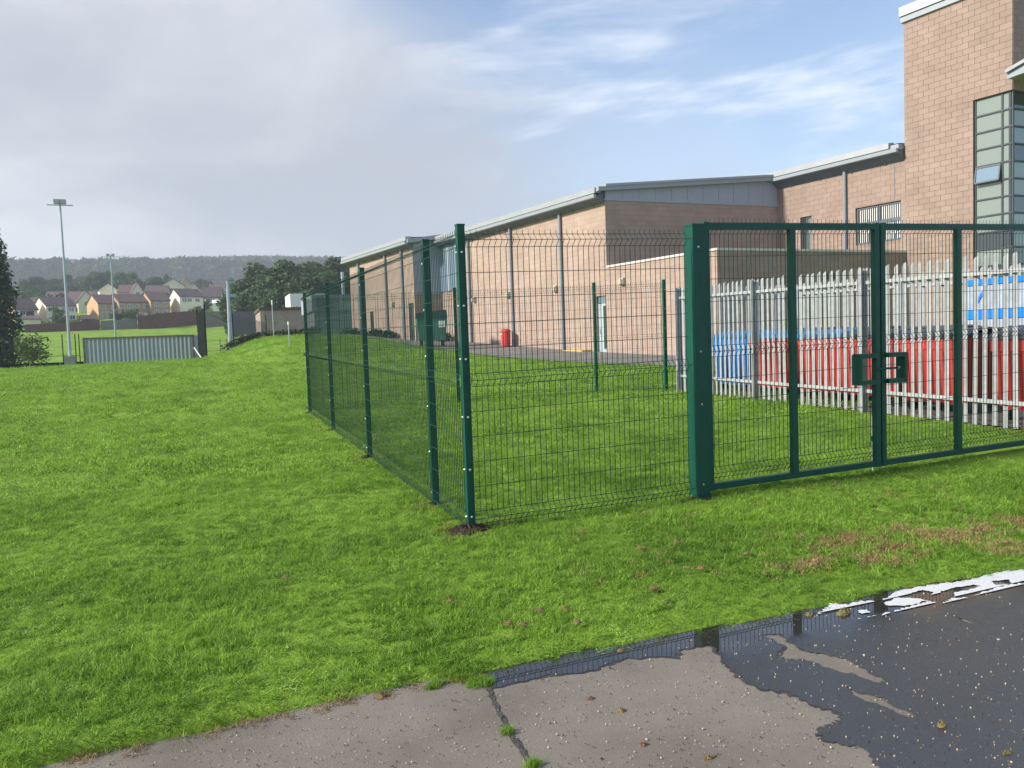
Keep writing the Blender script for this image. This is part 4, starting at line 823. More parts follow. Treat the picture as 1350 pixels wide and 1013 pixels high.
# grey link building beyond the hall, with a steel flue
lk = at(447, 440, 74); zb = 2.2; T = lambda x, y, z: (lk.x+x*AV.y+y*AV.x*1, lk.y-x*AV.x*-1*0+y*AV.y, z)
lb = thing('link_building', 'low grey clad building with windows beyond the end of the hall', 'building', (lk.x, lk.y, zb)); T = lambda x, y, z: (lk.x+x, lk.y+y+.1*x, zb+z)
mb = MB(); mb.box(-2.2, 6, 0, 8, -.5, 2.6, T); mb.build('wall', M_GALV2, lb); mb = MB(); mb.box(-2.4, 6.2, -.3, 8.2, 2.6, 4.1, T); mb.build('clad_band', M_CLAD, lb)
for i in range(5): mb = MB(); mb.box(-2.0+i*1.2, -1.05+i*1.2, -.33, -.29, 2.8, 3.8, T); mb.build('window', M_GLASS, lb)
mb = MB(); mb.box(1.6, 2.6, -.04, .02, -.3, 1.9, T); mb.build('door', M_FRAME, lb); mb = MB(); mb.box(2.9, 4.2, -.04, .02, .9, 1.9, T); mb.build('window', M_SKYGL, lb)
mb = MB(); mb.tube([T(.9, 2, 3.9), T(.9, 2, 6.4)], .16, 12); mb.build('flue', M_ROOFM, lb)
# brick store with flat parapet, white box trailer behind it
pw = at(345, 443, 95); qw = at(402, 443, 95); mb = MB(); st = thing('brick_store', 'windowless pinkish brick building behind the hedge on the grassy rise', 'building', (pw.x, pw.y, 1.0))
M_OB = mat('old_pink_brick', (.32, .25, .225, 1), .9, .25, .8)
mb.box(pw.x, qw.x+6, pw.y, pw.y+10, .3, 6.0); mb.build('wall', M_OB, st); mb = MB(); mb.box(pw.x-.15, qw.x+6.1, pw.y-.12, pw.y+10.1, 6.0, 6.35); mb.build('parapet', mat('dark_brick_cap', (.10, .06, .05, 1), .9, .3, 2), st)
mb = MB(); mb.box(pw.x-.05, pw.x+.35, pw.y-.05, pw.y+.3, .3, 5.98); mb.build('lit_corner_strip', mat('lit_face_brick', (.42, .33, .26, 1), .9, .1, 2), st)  # paler strip at the corner: the sunlit left face painted in as colour
a = at(383, 404, 110); b = at(400, 404, 110); tr = thing('box_trailer', 'white box shaped trailer showing above the brick store', 'trailer', (a.x, a.y, g1(a.x, a.y)))
mb = MB(); mb.box(a.x, b.x+3, a.y, a.y+7, 5.2, a.z+1.7); mb.build('box', M_WHITE, tr); mb = MB(); mb.box(a.x+.1, b.x+2.9, a.y+.1, a.y+6.9, g1(a.x, a.y)+.5, 5.2); mb.build('chassis', M_RUB, tr); mb = MB(); mb.box(a.x+.4, a.x+.8, a.y+.3, a.y+1.2, g1(a.x, a.y), g1(a.x, a.y)+.9); mb.build('wheel', M_RUB, tr)
# ------------------------------------------------------------------ trees and shrubs
M_LEAF = leaf_mat('broad_leaf', (.030, .066, .024, 1), (.078, .138, .045, 1), .3, .6, .25, .25)
M_LEAF2 = leaf_mat('shrub_leaf', (.04, .075, .02, 1), (.10, .15, .045, 1), .3, .6, .2, .6)
M_NEEDLE = leaf_mat('conifer_needle', (.014, .034, .018, 1), (.035, .065, .032, 1), .15, .6, .2, .4)
M_HEDGE = leaf_mat('hedge_leaf', (.015, .032, .010, 1), (.035, .06, .018, 1), .15, .6, .2, .6)
M_BARK = mat('bark', (.07, .055, .04, 1), .9, .3, 4, bump=.5, bscale=12)
def crown_mesh(name, lobes, n, size, m, seed, flat=.0):
    r = np.random.default_rng(seed); vol = np.array([l[3]*l[4]*l[5] for l in lobes])**.67; pick = r.choice(len(lobes), n, p=vol/vol.sum()); lb_ = np.array(lobes)[pick]
    d = r.standard_normal((n, 3)); d /= np.linalg.norm(d, axis=1)[:, None]; rad = r.uniform(.55, 1.06, n)**.8
    c = lb_[:, :3]+d*lb_[:, 3:6]*rad[:, None]
    a = r.standard_normal((n, 3)); a /= np.linalg.norm(a, axis=1)[:, None]; b = np.cross(a, d+.4*r.standard_normal((n, 3))); b /= np.linalg.norm(b, axis=1)[:, None]+1e-9
    s = size*r.uniform(.5, 1.3, n)[:, None]; e = s*r.uniform(.5, .9, n)[:, None]
    V = np.stack([c-a*s, c-b*e, c+a*s*.9, c+b*e], 1).reshape(-1, 3); F = np.arange(4*n).reshape(n, 4)
    me = bpy.data.meshes.new(name); me.from_pydata(V.tolist(), [], F.tolist()); me.materials.append(m); me.update(); return me
def trunk_mesh(h, r0, br, seed):
    r = random.Random(seed); mb = MB(); mb.tube([(0, 0, -.3), (.05*h*.1, 0, h*.35), (-.03*h*.1, .02*h, h*.8)], [r0, r0*.75, r0*.25], 8)
    for i in range(br): a = 6.283*i/br+r.uniform(-.4, .4); z = h*r.uniform(.25, .55); l = h*r.uniform(.22, .38); mb.tube([(0, 0, z), (math.cos(a)*l*.5, math.sin(a)*l*.5, z+l*.5), (math.cos(a)*l, math.sin(a)*l, z+l*.8)], [r0*.45, r0*.3, r0*.08], 6)
    return mb.mesh('trunk', M_BARK)
def broad(seed, n=5200, size=.30, m=None):
    r = random.Random(seed); lobes = [(0, 0, 8.5, 3.0, 3.0, 3.6)]
    for i in range(11): a = r.uniform(0, 6.3); d = r.uniform(1.2, 3.4); z = r.uniform(3.6, 12.5); k = r.uniform(1.2, 2.3)*(1-.35*abs(z-8)/6); lobes.append((d*math.cos(a)*(1-.5*(z > 10)), d*math.sin(a)*(1-.5*(z > 10)), z, k, k, k*1.05))
    return crown_mesh('crown', lobes, n, size, m or M_LEAF, seed), trunk_mesh(12, .35, 6, seed)
BROAD = [broad(s) for s in (1, 2, 3, 4)]
def tree(name, label, x, y, h, variant, group, wide=1.0, z=None, ref=14.0):
    cm, tm = variant; z = g1(x, y) if z is None else z; k = h/ref
    t = thing(name, label, 'tree', (x, y, z), group); t.rotation_euler = (0, 0, random.uniform(0, 6.3)); t.scale = (k*wide, k*wide, k)
    for nm, me in (('crown', cm), ('trunk', tm)): o = bpy.data.objects.new(nm, me); COL.objects.link(o); o.parent = t
    return t
# the dense stand right of the houses: (pixel x, pixel y of the top, distance)
for i, (u, v, D, w) in enumerate(((316, 375, 150, 1.0), (326, 362, 158, 1.1), (338, 354, 165, 1.2), (352, 356, 150, 1.2), (363, 350, 170, 1.2), (374, 347, 160, 1.25), (387, 350, 150, 1.2), (398, 348, 172, 1.3), (412, 349, 155, 1.2), (425, 347, 165, 1.2), (438, 345, 158, 1.2), (450, 352, 170, 1.2), (345, 368, 140, 1.0), (368, 372, 138, 1.0), (402, 366, 138, 1.1), (326, 385, 140, .9), (428, 370, 140, 1.1), (468, 356, 165, 1.2), (388, 380, 132, 1.0), (355, 388, 130, .9))):
    p = at(u, v, D); zb = .6+max(0, (D-150)*.11); tree('broadleaf_tree', 'tall dark green tree in the dense stand beyond the brick store', p.x, p.y, p.z-zb, BROAD[i % 4], 'trees in the stand beyond the brick store', w*1.15, zb, 13.0)
# band of trees above the house roofs
for i, (u, v, D, w) in enumerate(((22, 377, 380, 1.3), (35, 368, 400, 1.3), (48, 363, 420, 1.4), (62, 366, 400, 1.3), (76, 362, 430, 1.4), (92, 361, 410, 1.3), (106, 362, 430, 1.4), (118, 358, 400, 1.3), (129, 352, 410, 1.4), (141, 356, 420, 1.3), (155, 357, 400, 1.3), (168, 356, 420, 1.4), (178, 362, 410, 1.2), (195, 366, 420, 1.3), (207, 363, 400, 1.3), (221, 359, 440, .7), (30, 385, 330, 1.2), (44, 381, 340, 1.2), (260, 366, 450, 1.2), (275, 367, 440, 1.2), (290, 369, 430, 1.2), (305, 366, 430, 1.3), (240, 369, 470, 1.2), (10, 372, 380, 1.3))):
    p = at(u, v, D); h = random.uniform(15, 19); tree('broadleaf_tree', 'rounded green tree in the band behind the house roofs', p.x, p.y, h, BROAD[(i+1) % 4], 'trees behind the house roofs', w, p.z-h)
# conifer at the pitch corner
def conifer():
    r = random.Random(5); lobes = []
    for i in range(46):
        z = .9+12.4*(i/45); R0 = 2.0*(1-z/14.6)**.62+.1; a = r.uniform(0, 6.3); d = R0*r.uniform(.2, .75); k = R0*r.uniform(.38, .62)+.12; lobes.append((d*math.cos(a), d*math.sin(a), z, k, k, k*1.35))
    lobes.append((0, 0, 13.6, .18, .18, .6)); return crown_mesh('crown', lobes, 9000, .15, M_NEEDLE, 5), trunk_mesh(13.5, .24, 0, 3)
p = at(-2, 452, 88); tree('pine_tree', 'tall dark conifer at the corner of the sports pitch', p.x, p.y, at(4, 287, 88).z-g1(p.x, p.y), conifer(), None, 1.2, ref=14.2)
def shrub(seed, n, size, m): 
    r = random.Random(seed); lobes = [(r.uniform(-.7, .7), r.uniform(-.7, .7), r.uniform(.6, 2.3), r.uniform(.4, .8), r.uniform(.4, .8), r.uniform(.4, .8)) for _ in range(12)]
    return crown_mesh('crown', lobes, n, size, m, seed), trunk_mesh(2.2, .07, 6, seed)
p = at(43, 481, 73); tree('shrub', 'loose leafy bush standing on the lawn edge beside the tall floodlight', p.x, p.y, 3.15, shrub(4, 1000, .11, M_LEAF2), None, 1.0, ref=3.0)
for i, (u, v, D, h, lab) in enumerate(((172, 413, 218, 4.5, 'round green garden bush in front of the brick terrace'), (155, 412, 216, 3.4, 'small dark garden bush in front of the brick terrace'), (258, 412, 216, 5.0, 'broad green garden bush in front of the cream house'), (213, 414, 214, 3.5, 'low garden bush below the end of the brick terrace'), (76, 425, 214, 4.6, 'brownish garden tree in front of the cream house'))):
    p = at(u, v, D); zb = at(u, 428 if i < 4 else 430, D).z; cm, tm = shrub(20+i, 500, .22, M_LEAF2); tree('shrub', lab, p.x, p.y, h, (cm, tm), 'garden bushes', 1.25, zb, ref=3.0)
# hedge on the rise in front of the brick store
hp = [at(u, v, D) for u, v, D in ((300, 457, 66), (330, 452, 66), (365, 446, 66), (398, 442, 66), (420, 441, 64))]; lobes = []
for a, b in zip(hp[:-1], hp[1:]):
    for k in range(5): q = a.lerp(b, k/5); lobes.append((q.x, q.y, g1(q.x, q.y)+.35, .55, .45, .45))
hd = thing('hedge', 'low dark hedge along the grassy rise in front of the brick store', 'hedge', (hp[0].x, hp[0].y, g1(hp[0].x, hp[0].y))); o = link('foliage', crown_mesh('foliage', lobes, 2200, .11, M_HEDGE, 8), hd)
for i, (s0, s1) in enumerate(((15.5, 16.8), (20.0, 21.2), (22.4, 23.6), (27.0, 29.0))):
    lobes = [(*FK(s0+(s1-s0)*k/3, (O2 if s0 > 17 else 0)+.5, g1(*FK(s0, O2, 0)[:2])+.3), .4, .35, .3) for k in range(4)]
    sb = thing('shrub', 'low dark shrub growing against the foot of the hall wall', 'shrub', lobes[0][:3], 'shrubs against the hall wall'); link('foliage', crown_mesh('foliage', lobes, 350, .10, M_HEDGE, 40+i), sb)
# ------------------------------------------------------------------ sports ground
M_PITCH = mat('pitch_turf', (.06, .115, .055, 1), .9, .15, .2)
pz = MB(); q = [(-60, 86), (6, 86), (6, 140), (-60, 140)]
for i in range(10):
    y0, y1 = 88+5.4*i, 88+5.4*(i+1); pz.add([(-70, y0, g1(-30, y0)+.06), (-12.5, y0, g1(-30, y0)+.06), (-12.5, y1, g1(-30, y1)+.06), (-70, y1, g1(-30, y1)+.06)], [(0, 1, 2, 3)])
tag(pz.build('sports_pitch', M_PITCH), kind='structure')
M_MAST = mat('mast_paint', (.34, .40, .46, 1), .5, .1, 1)
def mast(u, vb, vt, D, r0, label, arms, base=True):
    b = at(u, vb, D); t = at(u, vt, D); zb = g1(b.x, b.y); root = thing('floodlight_mast', label, 'floodlight', (b.x, b.y, zb), 'floodlight masts round the pitch'); H = t.z-zb
    mb = MB(); mb.tube([(b.x, b.y, zb), (b.x, b.y, zb+H*.12), (b.x, b.y, zb+H)], [r0, r0*.9, r0*.5], 10); mb.build('pole', M_MAST, root)
    mb = MB(); mb.tube([(b.x-arms, b.y, zb+H*.985), (b.x+arms, b.y, zb+H*.985)], .05, 6); mb.build('crossarm', M_MAST, root)
    if base:
        for k in (-1, 1): mb = MB(); mb.box(b.x+k*arms*.24-.22, b.x+k*arms*.24+.22, b.y-.3, b.y+.15, zb+H*.992, zb+H*.992+.36); mb.build('lamp_head', M_GALV, root)
        mb = MB(); mb.box(b.x-.42, b.x+.42, b.y-.4, b.y+.4, zb-.3, zb+.95); mb.build('footing', mat('footing_grey', (.28, .30, .30, 1), .8, .2, 2), root)
    else:
        mb = MB(); mb.box(b.x+.1, b.x+.7, b.y-.06, b.y+.06, zb+H*.80, zb+H*.84); mb.build('bracket', M_MAST, root)
mast(93, 478, 268, 78, .135, 'tall floodlight mast standing left of the corrugated container', 1.0)
mast(152, 440, 337, 140, .16, 'distant floodlight mast showing above the corrugated container', 1.5)
mast(304, 449, 371, 80, .26, 'short thick grey mast at the grassy rise', .65, False)
# corrugated container
ca, cb = at(111, 481, 82), at(257, 475, 79); d = (cb-ca); d.z = 0; Lc = d.length; d.normalize(); nn = Vector((d.y, -d.x, 0)); zc = min(g1(ca.x, ca.y), g1(cb.x, cb.y))-.05
cn = thing('shipping_container', 'long pale blue grey corrugated shipping container on the edge of the lawn', 'container', (ca.x, ca.y, zc)); M_CONT = mat('faded_container_paint', (.25, .31, .35, 1), .6, .18, .7, col2=(.36, .41, .44, 1), sxyz=(1, 1, .25)); M_RUST = mat('rusty_rail', (.10, .075, .06, 1), .8, .4, 2)
T = lambda s, o, z: (ca.x+d.x*s+nn.x*o, ca.y+d.y*s+nn.y*o, zc+z)
nw = 26; poly = []
for i in range(nw):
    s = .12+(Lc-.24)*i/nw; w = (Lc-.24)/nw; poly += [(s, 0), (s+w*.3, 0), (s+w*.5, -.10), (s+w*.8, -.10)]
poly.append((Lc-.12, 0)); mb = MB(); vs = [T(s, o-.03, .15) for s, o in poly]+[T(s, o-.03, 2.55) for s, o in poly]; n = len(poly); mb.add(vs, [(i, i+1, n+i+1, n+i) for i in range(n-1)]); mb.build('side_wall', M_CONT, cn)
mb = MB(); mb.box(.05, Lc-.05, -2.44, -.14, .1, 2.58, T); mb.build('body', M_CONT, cn)
for z0_, z1_ in ((0, .16), (2.53, 2.64)): mb = MB(); mb.box(0, Lc, -.12, .01, z0_, z1_, T); mb.build('rail', M_RUST, cn)
for s in (0, Lc-.14): mb = MB(); mb.box(s, s+.14, -.14, .02, 0, 2.62, T); mb.build('corner_post', M_RUST, cn)
# dark ball-stop screens and rails
M_NET = mat('dark_green_netting', (.003, .008, .007, 1), .9, .2, 3, spec=.1)
na, nb = at(263, 471, 79), at(273, 474, 73); sc_ = thing('ball_stop_screen', 'tall dark green ball stop screen seen edge on beside the container', 'screen', (na.x, na.y, g1(na.x, na.y)))
mb = MB(); mb.prism([(0, -.2), (1, -.2), (1, 4.7), (0, 4.4)], lambda t, z: (na.x+(nb.x-na.x)*t-.04, na.y+(nb.y-na.y)*t, g1(na.x, na.y)+z), lambda t, z: (na.x+(nb.x-na.x)*t+.04, na.y+(nb.y-na.y)*t, g1(na.x, na.y)+z)); mb.build('screen', M_NET, sc_)
for q in (na, nb): mb = MB(); mb.tube([(q.x, q.y, g1(q.x, q.y)-.2), (q.x, q.y, g1(q.x, q.y)+4.9)], .07, 6); mb.build('post', M_NET, sc_)
mb = MB(); mb.tube([(nb.x-.3, nb.y+.2, g1(nb.x, nb.y)), (nb.x-1.0, nb.y+1.2, g1(nb.x, nb.y)+1.2)], .06, 6); mb.build('brace', M_WHITE, sc_)
# fine see-through netting right of the short mast: real strands
na, nb = at(308, 449, 82), at(352, 449, 88); nt_ = thing('ball_stop_net', 'fine grey see through netting hung right of the short thick mast', 'net', (na.x, na.y, g1(na.x, na.y))); mb = MB(); dv = nb-na; Hn = 4.6
for i in range(70): t = i/69; mb.tube([(na.x+dv.x*t, na.y+dv.y*t, g1(na.x, na.y)), (na.x+dv.x*t, na.y+dv.y*t, g1(na.x, na.y)+Hn-.8*t)], .011, 3, False)
for i in range(60): z = Hn*i/60; mb.tube([(na.x, na.y, g1(na.x, na.y)+z), (nb.x, nb.y, g1(na.x, na.y)+z*(1-.17))], .011, 3, False)
mb.build('netting', mat('grey_netting', (.10, .11, .12, 1), .8, .1, 2), nt_)
for q in (na, nb): mb = MB(); mb.tube([(q.x, q.y, g1(q.x, q.y)-.2), (q.x, q.y, g1(q.x, q.y)+Hn)], .05, 6); mb.build('post', M_NET, nt_)
def post_fence(label, pts, H, rails, r=.045, name='rail_fence', m=M_NET, group=None):
    root = thing(name, label, 'fence', (*pts[0], g1(*pts[0])), group)
    for x, y in pts: mb = MB(); mb.tube([(x, y, g1(x, y)-.2), (x, y, g1(x, y)+H)], r, 6); mb.build('post', m, root)
    for z in rails:
        mb = MB(); mb.tube([(x, y, g1(x, y)+z) for x, y in pts], r*.7, 4); mb.build('rail', m, root)
post_fence('dark post and wire fence along the near side of the pitch', [tuple(at(u, 484-.05*u, 80).xy) for u in (-40, 2, 45, 84, 101, 106)], 2.9, (.05, 1.0))
post_fence('dark posts and wires on the grass between screen and thick mast', [tuple(at(u, 468, 84).xy) for u in (270, 291, 300)], 2.2, (1.0, 2.0), .03)
post_fence('white rail round the far side of the pitch', [tuple(at(u, 470, 135).xy) for u in (-40, -5, 30, 60, 90)], 1.05, (1.05,), .06, m=M_WHITE)
post_fence('thin wire fence beyond the corrugated container', [tuple(at(u, 452, 130).xy) for u in (125, 150, 175, 200, 225, 250)], 1.7, (.6, 1.2), .03)
kb = [at(u, 486-.02*u, 78.5) for u in (-40, 0, 40, 80, 111)]; kbt = thing('kerb_board', 'long dark board along the lawn edge left of the container', 'board', (kb[0].x, kb[0].y, g1(kb[0].x, kb[0].y)))
for i_, (a, b) in enumerate(zip(kb[:-1], kb[1:])): mb = MB(); mb.prism([(0, -.2), (1, -.2), (1, .45), (0, .45)], lambda t, z: (a.x+(b.x-a.x)*t, a.y, g1(a.x, a.y)+z), lambda t, z: (a.x+(b.x-a.x)*t, a.y+.1, g1(a.x, a.y)+z)); mb.build('plank', M_NET, kbt)
for u, vb, vt, D, lab in ((361, 447, 397, 62, 'slim grey pole with pale head standing on the grassy rise'), (382, 462, 425, 44, 'slim white topped marker pole on the lawn beside the mesh fence')):
    p = at(u, vb, D); zb = g1(p.x, p.y); h = at(u, vt, D).z-zb; pt = thing('marker_pole', lab, 'pole', (p.x, p.y, zb)); mb = MB(); mb.tube([(p.x, p.y, zb-.2), (p.x, p.y, zb+h*.9)], .035, 6); mb.build('shaft', M_MAST, pt); mb = MB(); mb.tube([(p.x, p.y, zb+h*.9), (p.x, p.y, zb+h*1.02)], .055, 8); mb.build('head', M_WHITE, pt)
# ------------------------------------------------------------------ houses
M_CREAM = mat('cream_render', (.78, .70, .57, 1), .9, .08, .6); M_SUNBRN = mat('sunlit_brown_brick', (.52, .35, .20, 1), .9, .12, 1); M_TILE = mat('dark_roof_tile', (.085, .065, .068, 1), .8, .15, .8); M_RTILE = mat('red_brown_tile', (.12, .082, .080, 1), .8, .15, .8); M_GTILE = mat('grey_roof_tile', (.12, .115, .13, 1), .8, .12, .8); M_BRN = mat('brown_brick', (.42, .28, .19, 1), .9, .15, 1.5); M_WGL = glass_mat('house_window', (.03, .035, .04, 1))
def house(u0, u1, vb, ve, vr, D, m, mr, label, yaw=0.0, depth=8.0, wins=(), door=None, gable_front=False, chimney=False):
    """front wall spans photo columns u0..u1, base / eaves / ridge at rows vb / ve / vr, all taken at distance D"""
    a, b = at(u0, vb, D), at(u1, vb, D); um = (u0+u1)/2; zb = at(um, vb, D).z; He = at(um, ve, D).z-zb; Hr = at(um, vr, D).z-zb+depth*.0; Wd = (b-a).length
    th = math.atan2(b.y-a.y, b.x-a.x)+yaw; root = local_thing('house', label, 'house', (a.x, a.y, zb), th, 'houses on the far slope')
    w = MB(); w.box(0, Wd, 0, depth, -4, He); wo = lpart('wall', w, m, root)
    r_ = MB(); e = .35
    if gable_front:
        wg = MB(); wg.prism([(0, He), (Wd, He), (Wd/2, Hr)], lambda x, z: (x, 0, z), lambda x, z: (x, depth, z)); lpart('gable', wg, m, root)
        for s in (0, 1):
            x0_, x1_ = (-e, Wd/2) if s == 0 else (Wd+e, Wd/2); z0_ = He-(Hr-He)*e/(Wd/2); r_.prism([(x0_, z0_+.03), (x1_, Hr+.03), (x1_, Hr+.22), (x0_, z0_+.22)], lambda x, z: (x, -.3, z), lambda x, z: (x, depth+.3, z))
    else:
        for x in (0.01, Wd-.21): wg = MB(); wg.prism([(0, He), (depth, He), (depth/2, Hr)], lambda y, z: (x, y, z), lambda y, z: (x+.2, y, z)); lpart('gable', wg, m, root)
        for s in (0, 1):
            y0_, y1_ = (-e, depth/2) if s == 0 else (depth+e, depth/2); z0_ = He-(Hr-He)*e/(depth/2); r_.prism([(y0_, z0_+.03), (y1_, Hr+.03), (y1_, Hr+.22), (y0_, z0_+.22)], lambda y, z: (-.25, y, z), lambda y, z: (Wd+.25, y, z))
    if 'orange gable' in label: og = MB(); og.prism([(0, -4), (depth, -4), (depth, He), (depth/2, Hr-.05), (0, He)], lambda y, z: (-.06, y, z), lambda y, z: (-.01, y, z)); lpart('sunlit_gable_panel', og, M_SUNBRN, root)  # lighter copy of the terrace brick; sunlight on the gable is in its colour
    ro = lpart('roof', r_, mr, root)
    if chimney: c = MB(); c.box(Wd*.7, Wd*.7+.9, depth/2-.3, depth/2+.3, Hr-.4, Hr+1.1); lpart('chimney', c, m, ro)
    for f, z, ww, hh in wins:
        x = f*Wd; f_ = MB(); f_.box(x-ww/2, x+ww/2, -.05, .05, z*He-hh/2, z*He+hh/2); fo = lpart('window', f_, M_WHITE, root)
        for k in (0, 1): g_ = MB(); g_.box(x-ww/2+.1+k*(ww/2-.05), x-.05+k*(ww/2-.05), -.09, -.051, z*He-hh/2+.1, z*He+hh/2-.1); lpart('pane', g_, M_WGL, fo)
    if door is not None: d_ = MB(); d_.box(door*Wd-.5, door*Wd+.5, -.08, .05, 0, 2.1); lpart('door', d_, M_WHITE, root)
    return root
W4 = lambda *fs: [(f, .78, 1.3, 1.1) for f in fs]; WL = lambda *fs: [(f, .30, 1.4, 1.2) for f in fs]
# back row first
house(86, 122, 408, 398, 384, 265, M_CREAM, M_RTILE, 'cream house with brown roof behind the detached cream house', -.35, 9)
house(104, 127, 416, 397, 384, 250, M_CREAM, M_TILE, 'cream house whose gable end faces the pitch, left of the brick terrace', .1, 11, gable_front=True)
house(38, 56, 412, 400, 392, 262, M_CREAM, M_RTILE, 'cream house half hidden behind the house by the conifer', -.2, 9)
house(132, 156, 398, 382, 374, 300, M_CREAM, M_GTILE, 'cream gable fronted house in the upper row behind the terrace', .1, 9, gable_front=True)
house(156, 176, 398, 386, 375, 292, M_CREAM, M_RTILE, 'brown roofed house in the upper row with its roof slope facing down', -.15, 10)
house(173, 192, 400, 387, 373, 285, M_CREAM, M_RTILE, 'cream gable with single window in the upper row above the terrace', .1, 10, [(.5, .95, 1.2, 1.4)], gable_front=True)
house(192, 222, 400, 388, 376, 310, M_CREAM, M_RTILE, 'long red brown roof in the upper row right of the single window gable', -.1, 10)
house(214, 244, 392, 377, 368, 345, M_CREAM, M_RTILE, 'pale cream house highest on the slope with low brown roof', .05, 10, gable_front=True)
house(240, 252, 385, 374, 366, 370, mat('pink_render', (.50, .34, .28, 1), .9, .1, 1), M_RTILE, 'small pinkish house at the top of the estate', .1, 9, gable_front=True)
house(247, 268, 398, 386, 374, 300, M_CREAM, M_TILE, 'cream house with curved gable edge behind the detached cream house on the right', .12, 10, gable_front=True)
house(268, 292, 410, 392, 378, 262, M_CREAM, M_TILE, 'cream house with dark roof next to the dense stand of trees', -.1, 9, W4(.3, .55))
house(276, 296, 392, 383, 374, 310, M_CREAM, M_RTILE, 'red brown roofed house above the one next to the trees', -.1, 9)
house(60, 84, 402, 394, 384, 300, M_CREAM, M_RTILE, 'red brown roofed house behind the detached cream house on the left', -.2, 9)
# front row
house(20, 53, 428, 408, 393, 225, M_CREAM, M_TILE, 'cream house with dark roof and porch nearest the conifer', .36, 8, W4(.35, .72)+[(.66, .74, 2.0, 1.3)])
pr_ = house(22, 54, 430, 421, 417, 221, M_CREAM, M_RTILE, 'low cream garage with brown roof in front of the house by the conifer', .06, 4)
house(62, 104, 425, 403, 391, 228, M_CREAM, M_TILE, 'detached cream house with dark roof behind the tall floodlight', .36, 8.5, W4(.15, .30, .60, .85)+WL(.25, .86), None)
house(131, 158, 423, 400, 388, 230, M_BRN, M_RTILE, 'left house of the brick terrace with orange gable wall toned as sunlit', .36, 8, W4(.25, .80)+WL(.88)+[(.4, .28, 2.2, 2.2)], None)
house(158, 199.5, 423, 398, 387, 230, M_BRN, M_RTILE, 'middle house of the brick terrace with white door', .36, 8, W4(.10, .36, .62, .90)+WL(.12, .68), .9)
house(199.8, 227, 419, 396, 384, 231, M_BRN, M_RTILE, 'right house of the brick terrace', .36, 8, W4(.30, .75)+WL(.30, .72), None)
house(238, 271, 412, 391, 380, 233, M_CREAM, M_TILE, 'detached cream house right of the brick terrace', .36, 8.5, W4(.2, .42, .75)+WL(.8), None)
cg = house(281, 290, 407, 400, 396, 228, M_WHITE, M_WHITE, 'white conservatory beside the trees', 0, 3)
g_ = at(131, 422, 229.9)
# garden fences between the field and the houses
def board_fence(label, us, D, m, H=1.9):
    pts = [at(u, v, D) for u, v in us]; root = thing('garden_fence', label, 'fence', pts[0], 'garden fences below the houses')
    for a, b in zip(pts[:-1], pts[1:]):
        n = max(1, int((b-a).length/2.0))
        for k in range(n):
            p0, p1 = a.lerp(b, k/n), a.lerp(b, (k+1.0)/n); mb = MB(); mb.prism([(0, -1.5), (1, -1.5), (1, H), (0, H)], lambda t, z: (p0.x+(p1.x-p0.x)*t, p0.y+(p1.y-p0.y)*t, p0.z+(p1.z-p0.z)*t+z), lambda t, z: (p0.x+(p1.x-p0.x)*t, p0.y+(p1.y-p0.y)*t+.08, p0.z+(p1.z-p0.z)*t+z)); mb.build('fence_panel', m, root)
M_RF = mat('red_brown_boards', (.115, .05, .042, 1), .9, .2, 1); M_GF = mat('grey_boards', (.17, .15, .14, 1), .9, .2, 1)
board_fence('red brown board fence below the cream houses on the left', [(33, 439), (80, 437), (132, 432)], 212, M_RF)
board_fence('grey weathered board fence below the left end of the brick terrace', [(133, 432), (181, 429)], 212, M_GF, 1.6)
board_fence('red brown board fence below the right end of the brick terrace', [(182, 429), (225, 424), (262, 421)], 211, M_RF, 2.2)
board_fence('grey board fence running to the trees', [(263, 425), (303, 422)], 208, M_GF, 2.4)
board_fence('dark grey fence in front of the dense stand of trees', [(304, 428), (345, 427)], 128, mat('slate_boards', (.10, .11, .125, 1), .9, .2, 1), 2.0)
sh = house(108, 126, 428, 421, 416, 218, M_TILE, M_TILE, 'small dark garden shed below the gable house', .1, 3.5)
gs = []
for k_ in range(3):
    cm_, tm_ = shrub(60+k_, 260, .30, M_LEAF); gs.append(bpy.data.objects.new('garden_plant', cm_))
ng_ = 260; gx2 = rng.uniform(-70, 40, ng_); gy2 = rng.uniform(240, 340, ng_); sg_ = rng.uniform(.6, 1.7, ng_)
scatter('garden_greenery', np.stack([gx2, gy2, gz(gx2, gy2)-.2], -1), np.stack([np.zeros(ng_), np.zeros(ng_), rng.uniform(-3, 3, ng_)], -1), np.stack([sg_*1.3, sg_*1.3, sg_], -1), rng.integers(0, 3, ng_), gs, 'dark green garden planting between the far houses', 'greenery')
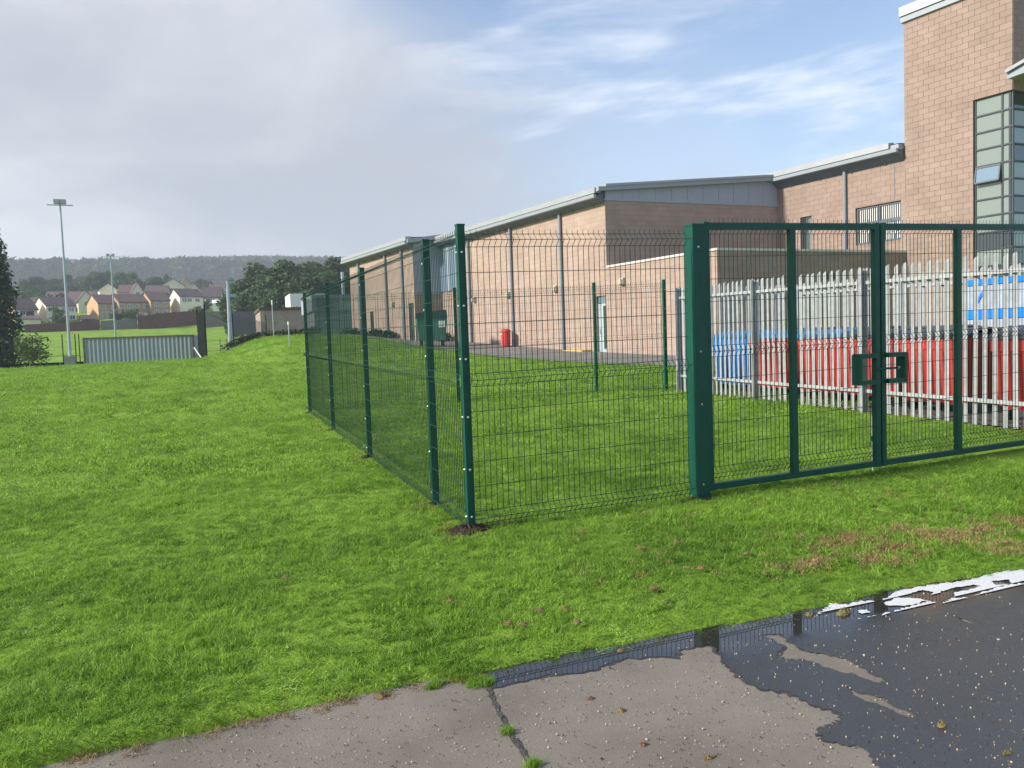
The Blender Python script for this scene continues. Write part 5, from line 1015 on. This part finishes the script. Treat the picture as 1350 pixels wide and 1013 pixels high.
# ------------------------------------------------------------------ wooded hill
def hill_tree(seed, con):
    r = np.random.default_rng(seed); mb = MB(); V = []; F = []
    for i in range(150):
        z = r.uniform(1.5, 13); a = r.uniform(0, 6.28); R0 = (3.2*(1-z/14) if con else 3.8*math.sin(math.pi*min(1, max(0, (z-.5)/13.2)))**.6)*r.uniform(.6, 1.1); c = np.array([R0*math.cos(a), R0*math.sin(a), z]); d = r.standard_normal((2, 3))*.9
        V += [c-d[0], c-d[1], c+d[0], c+d[1]]; F.append((4*i, 4*i+1, 4*i+2, 4*i+3))
    me = bpy.data.meshes.new('hill_tree'); me.from_pydata([tuple(v) for v in V], [], F); me.materials.append(M_LEAF if not con else M_NEEDLE); me.update(); return bpy.data.objects.new('hill_tree', me)
ht = [hill_tree(1, True), hill_tree(2, False), hill_tree(3, False), hill_tree(4, True)]
n = 26000; hx = rng.uniform(-620, 700, n); hy = rng.uniform(900, 1720, n); k = in_view(hx, hy, gz(hx, hy), 200) & ((hx-PW*0)/hy < .45); hx, hy = hx[k], hy[k]; n = len(hx); hs = rng.uniform(.9, 2.3, n)
scatter('hillside_wood', np.stack([hx, hy, gz(hx, hy)-.5], -1), np.stack([np.zeros(n), np.zeros(n), rng.uniform(-3, 3, n)], -1), np.stack([hs*1.3, hs*1.3, hs], -1), rng.integers(0, 4, n), ht, 'misty wooded hill on the skyline behind the houses', 'wood')
# ------------------------------------------------------------------ haze
hz = MB(); hz.box(-1300, 1300, -90, 2350, -6, 230); ho = hz.build('haze', None); ho.data.materials.clear()
hm = bpy.data.materials.new('morning_haze'); hm.use_nodes = True; N = hm.node_tree.nodes; N.clear(); oo = N.new('ShaderNodeOutputMaterial'); pv = N.new('ShaderNodeVolumePrincipled'); pv.inputs['Color'].default_value = (.80, .89, 1, 1); pv.inputs['Density'].default_value = HAZE; pv.inputs['Anisotropy'].default_value = .0; hm.node_tree.links.new(pv.outputs[0], oo.inputs['Volume']); ho.data.materials.append(hm)
tag(ho, 'thin pale morning haze filling the air over the field', 'haze', kind='stuff')
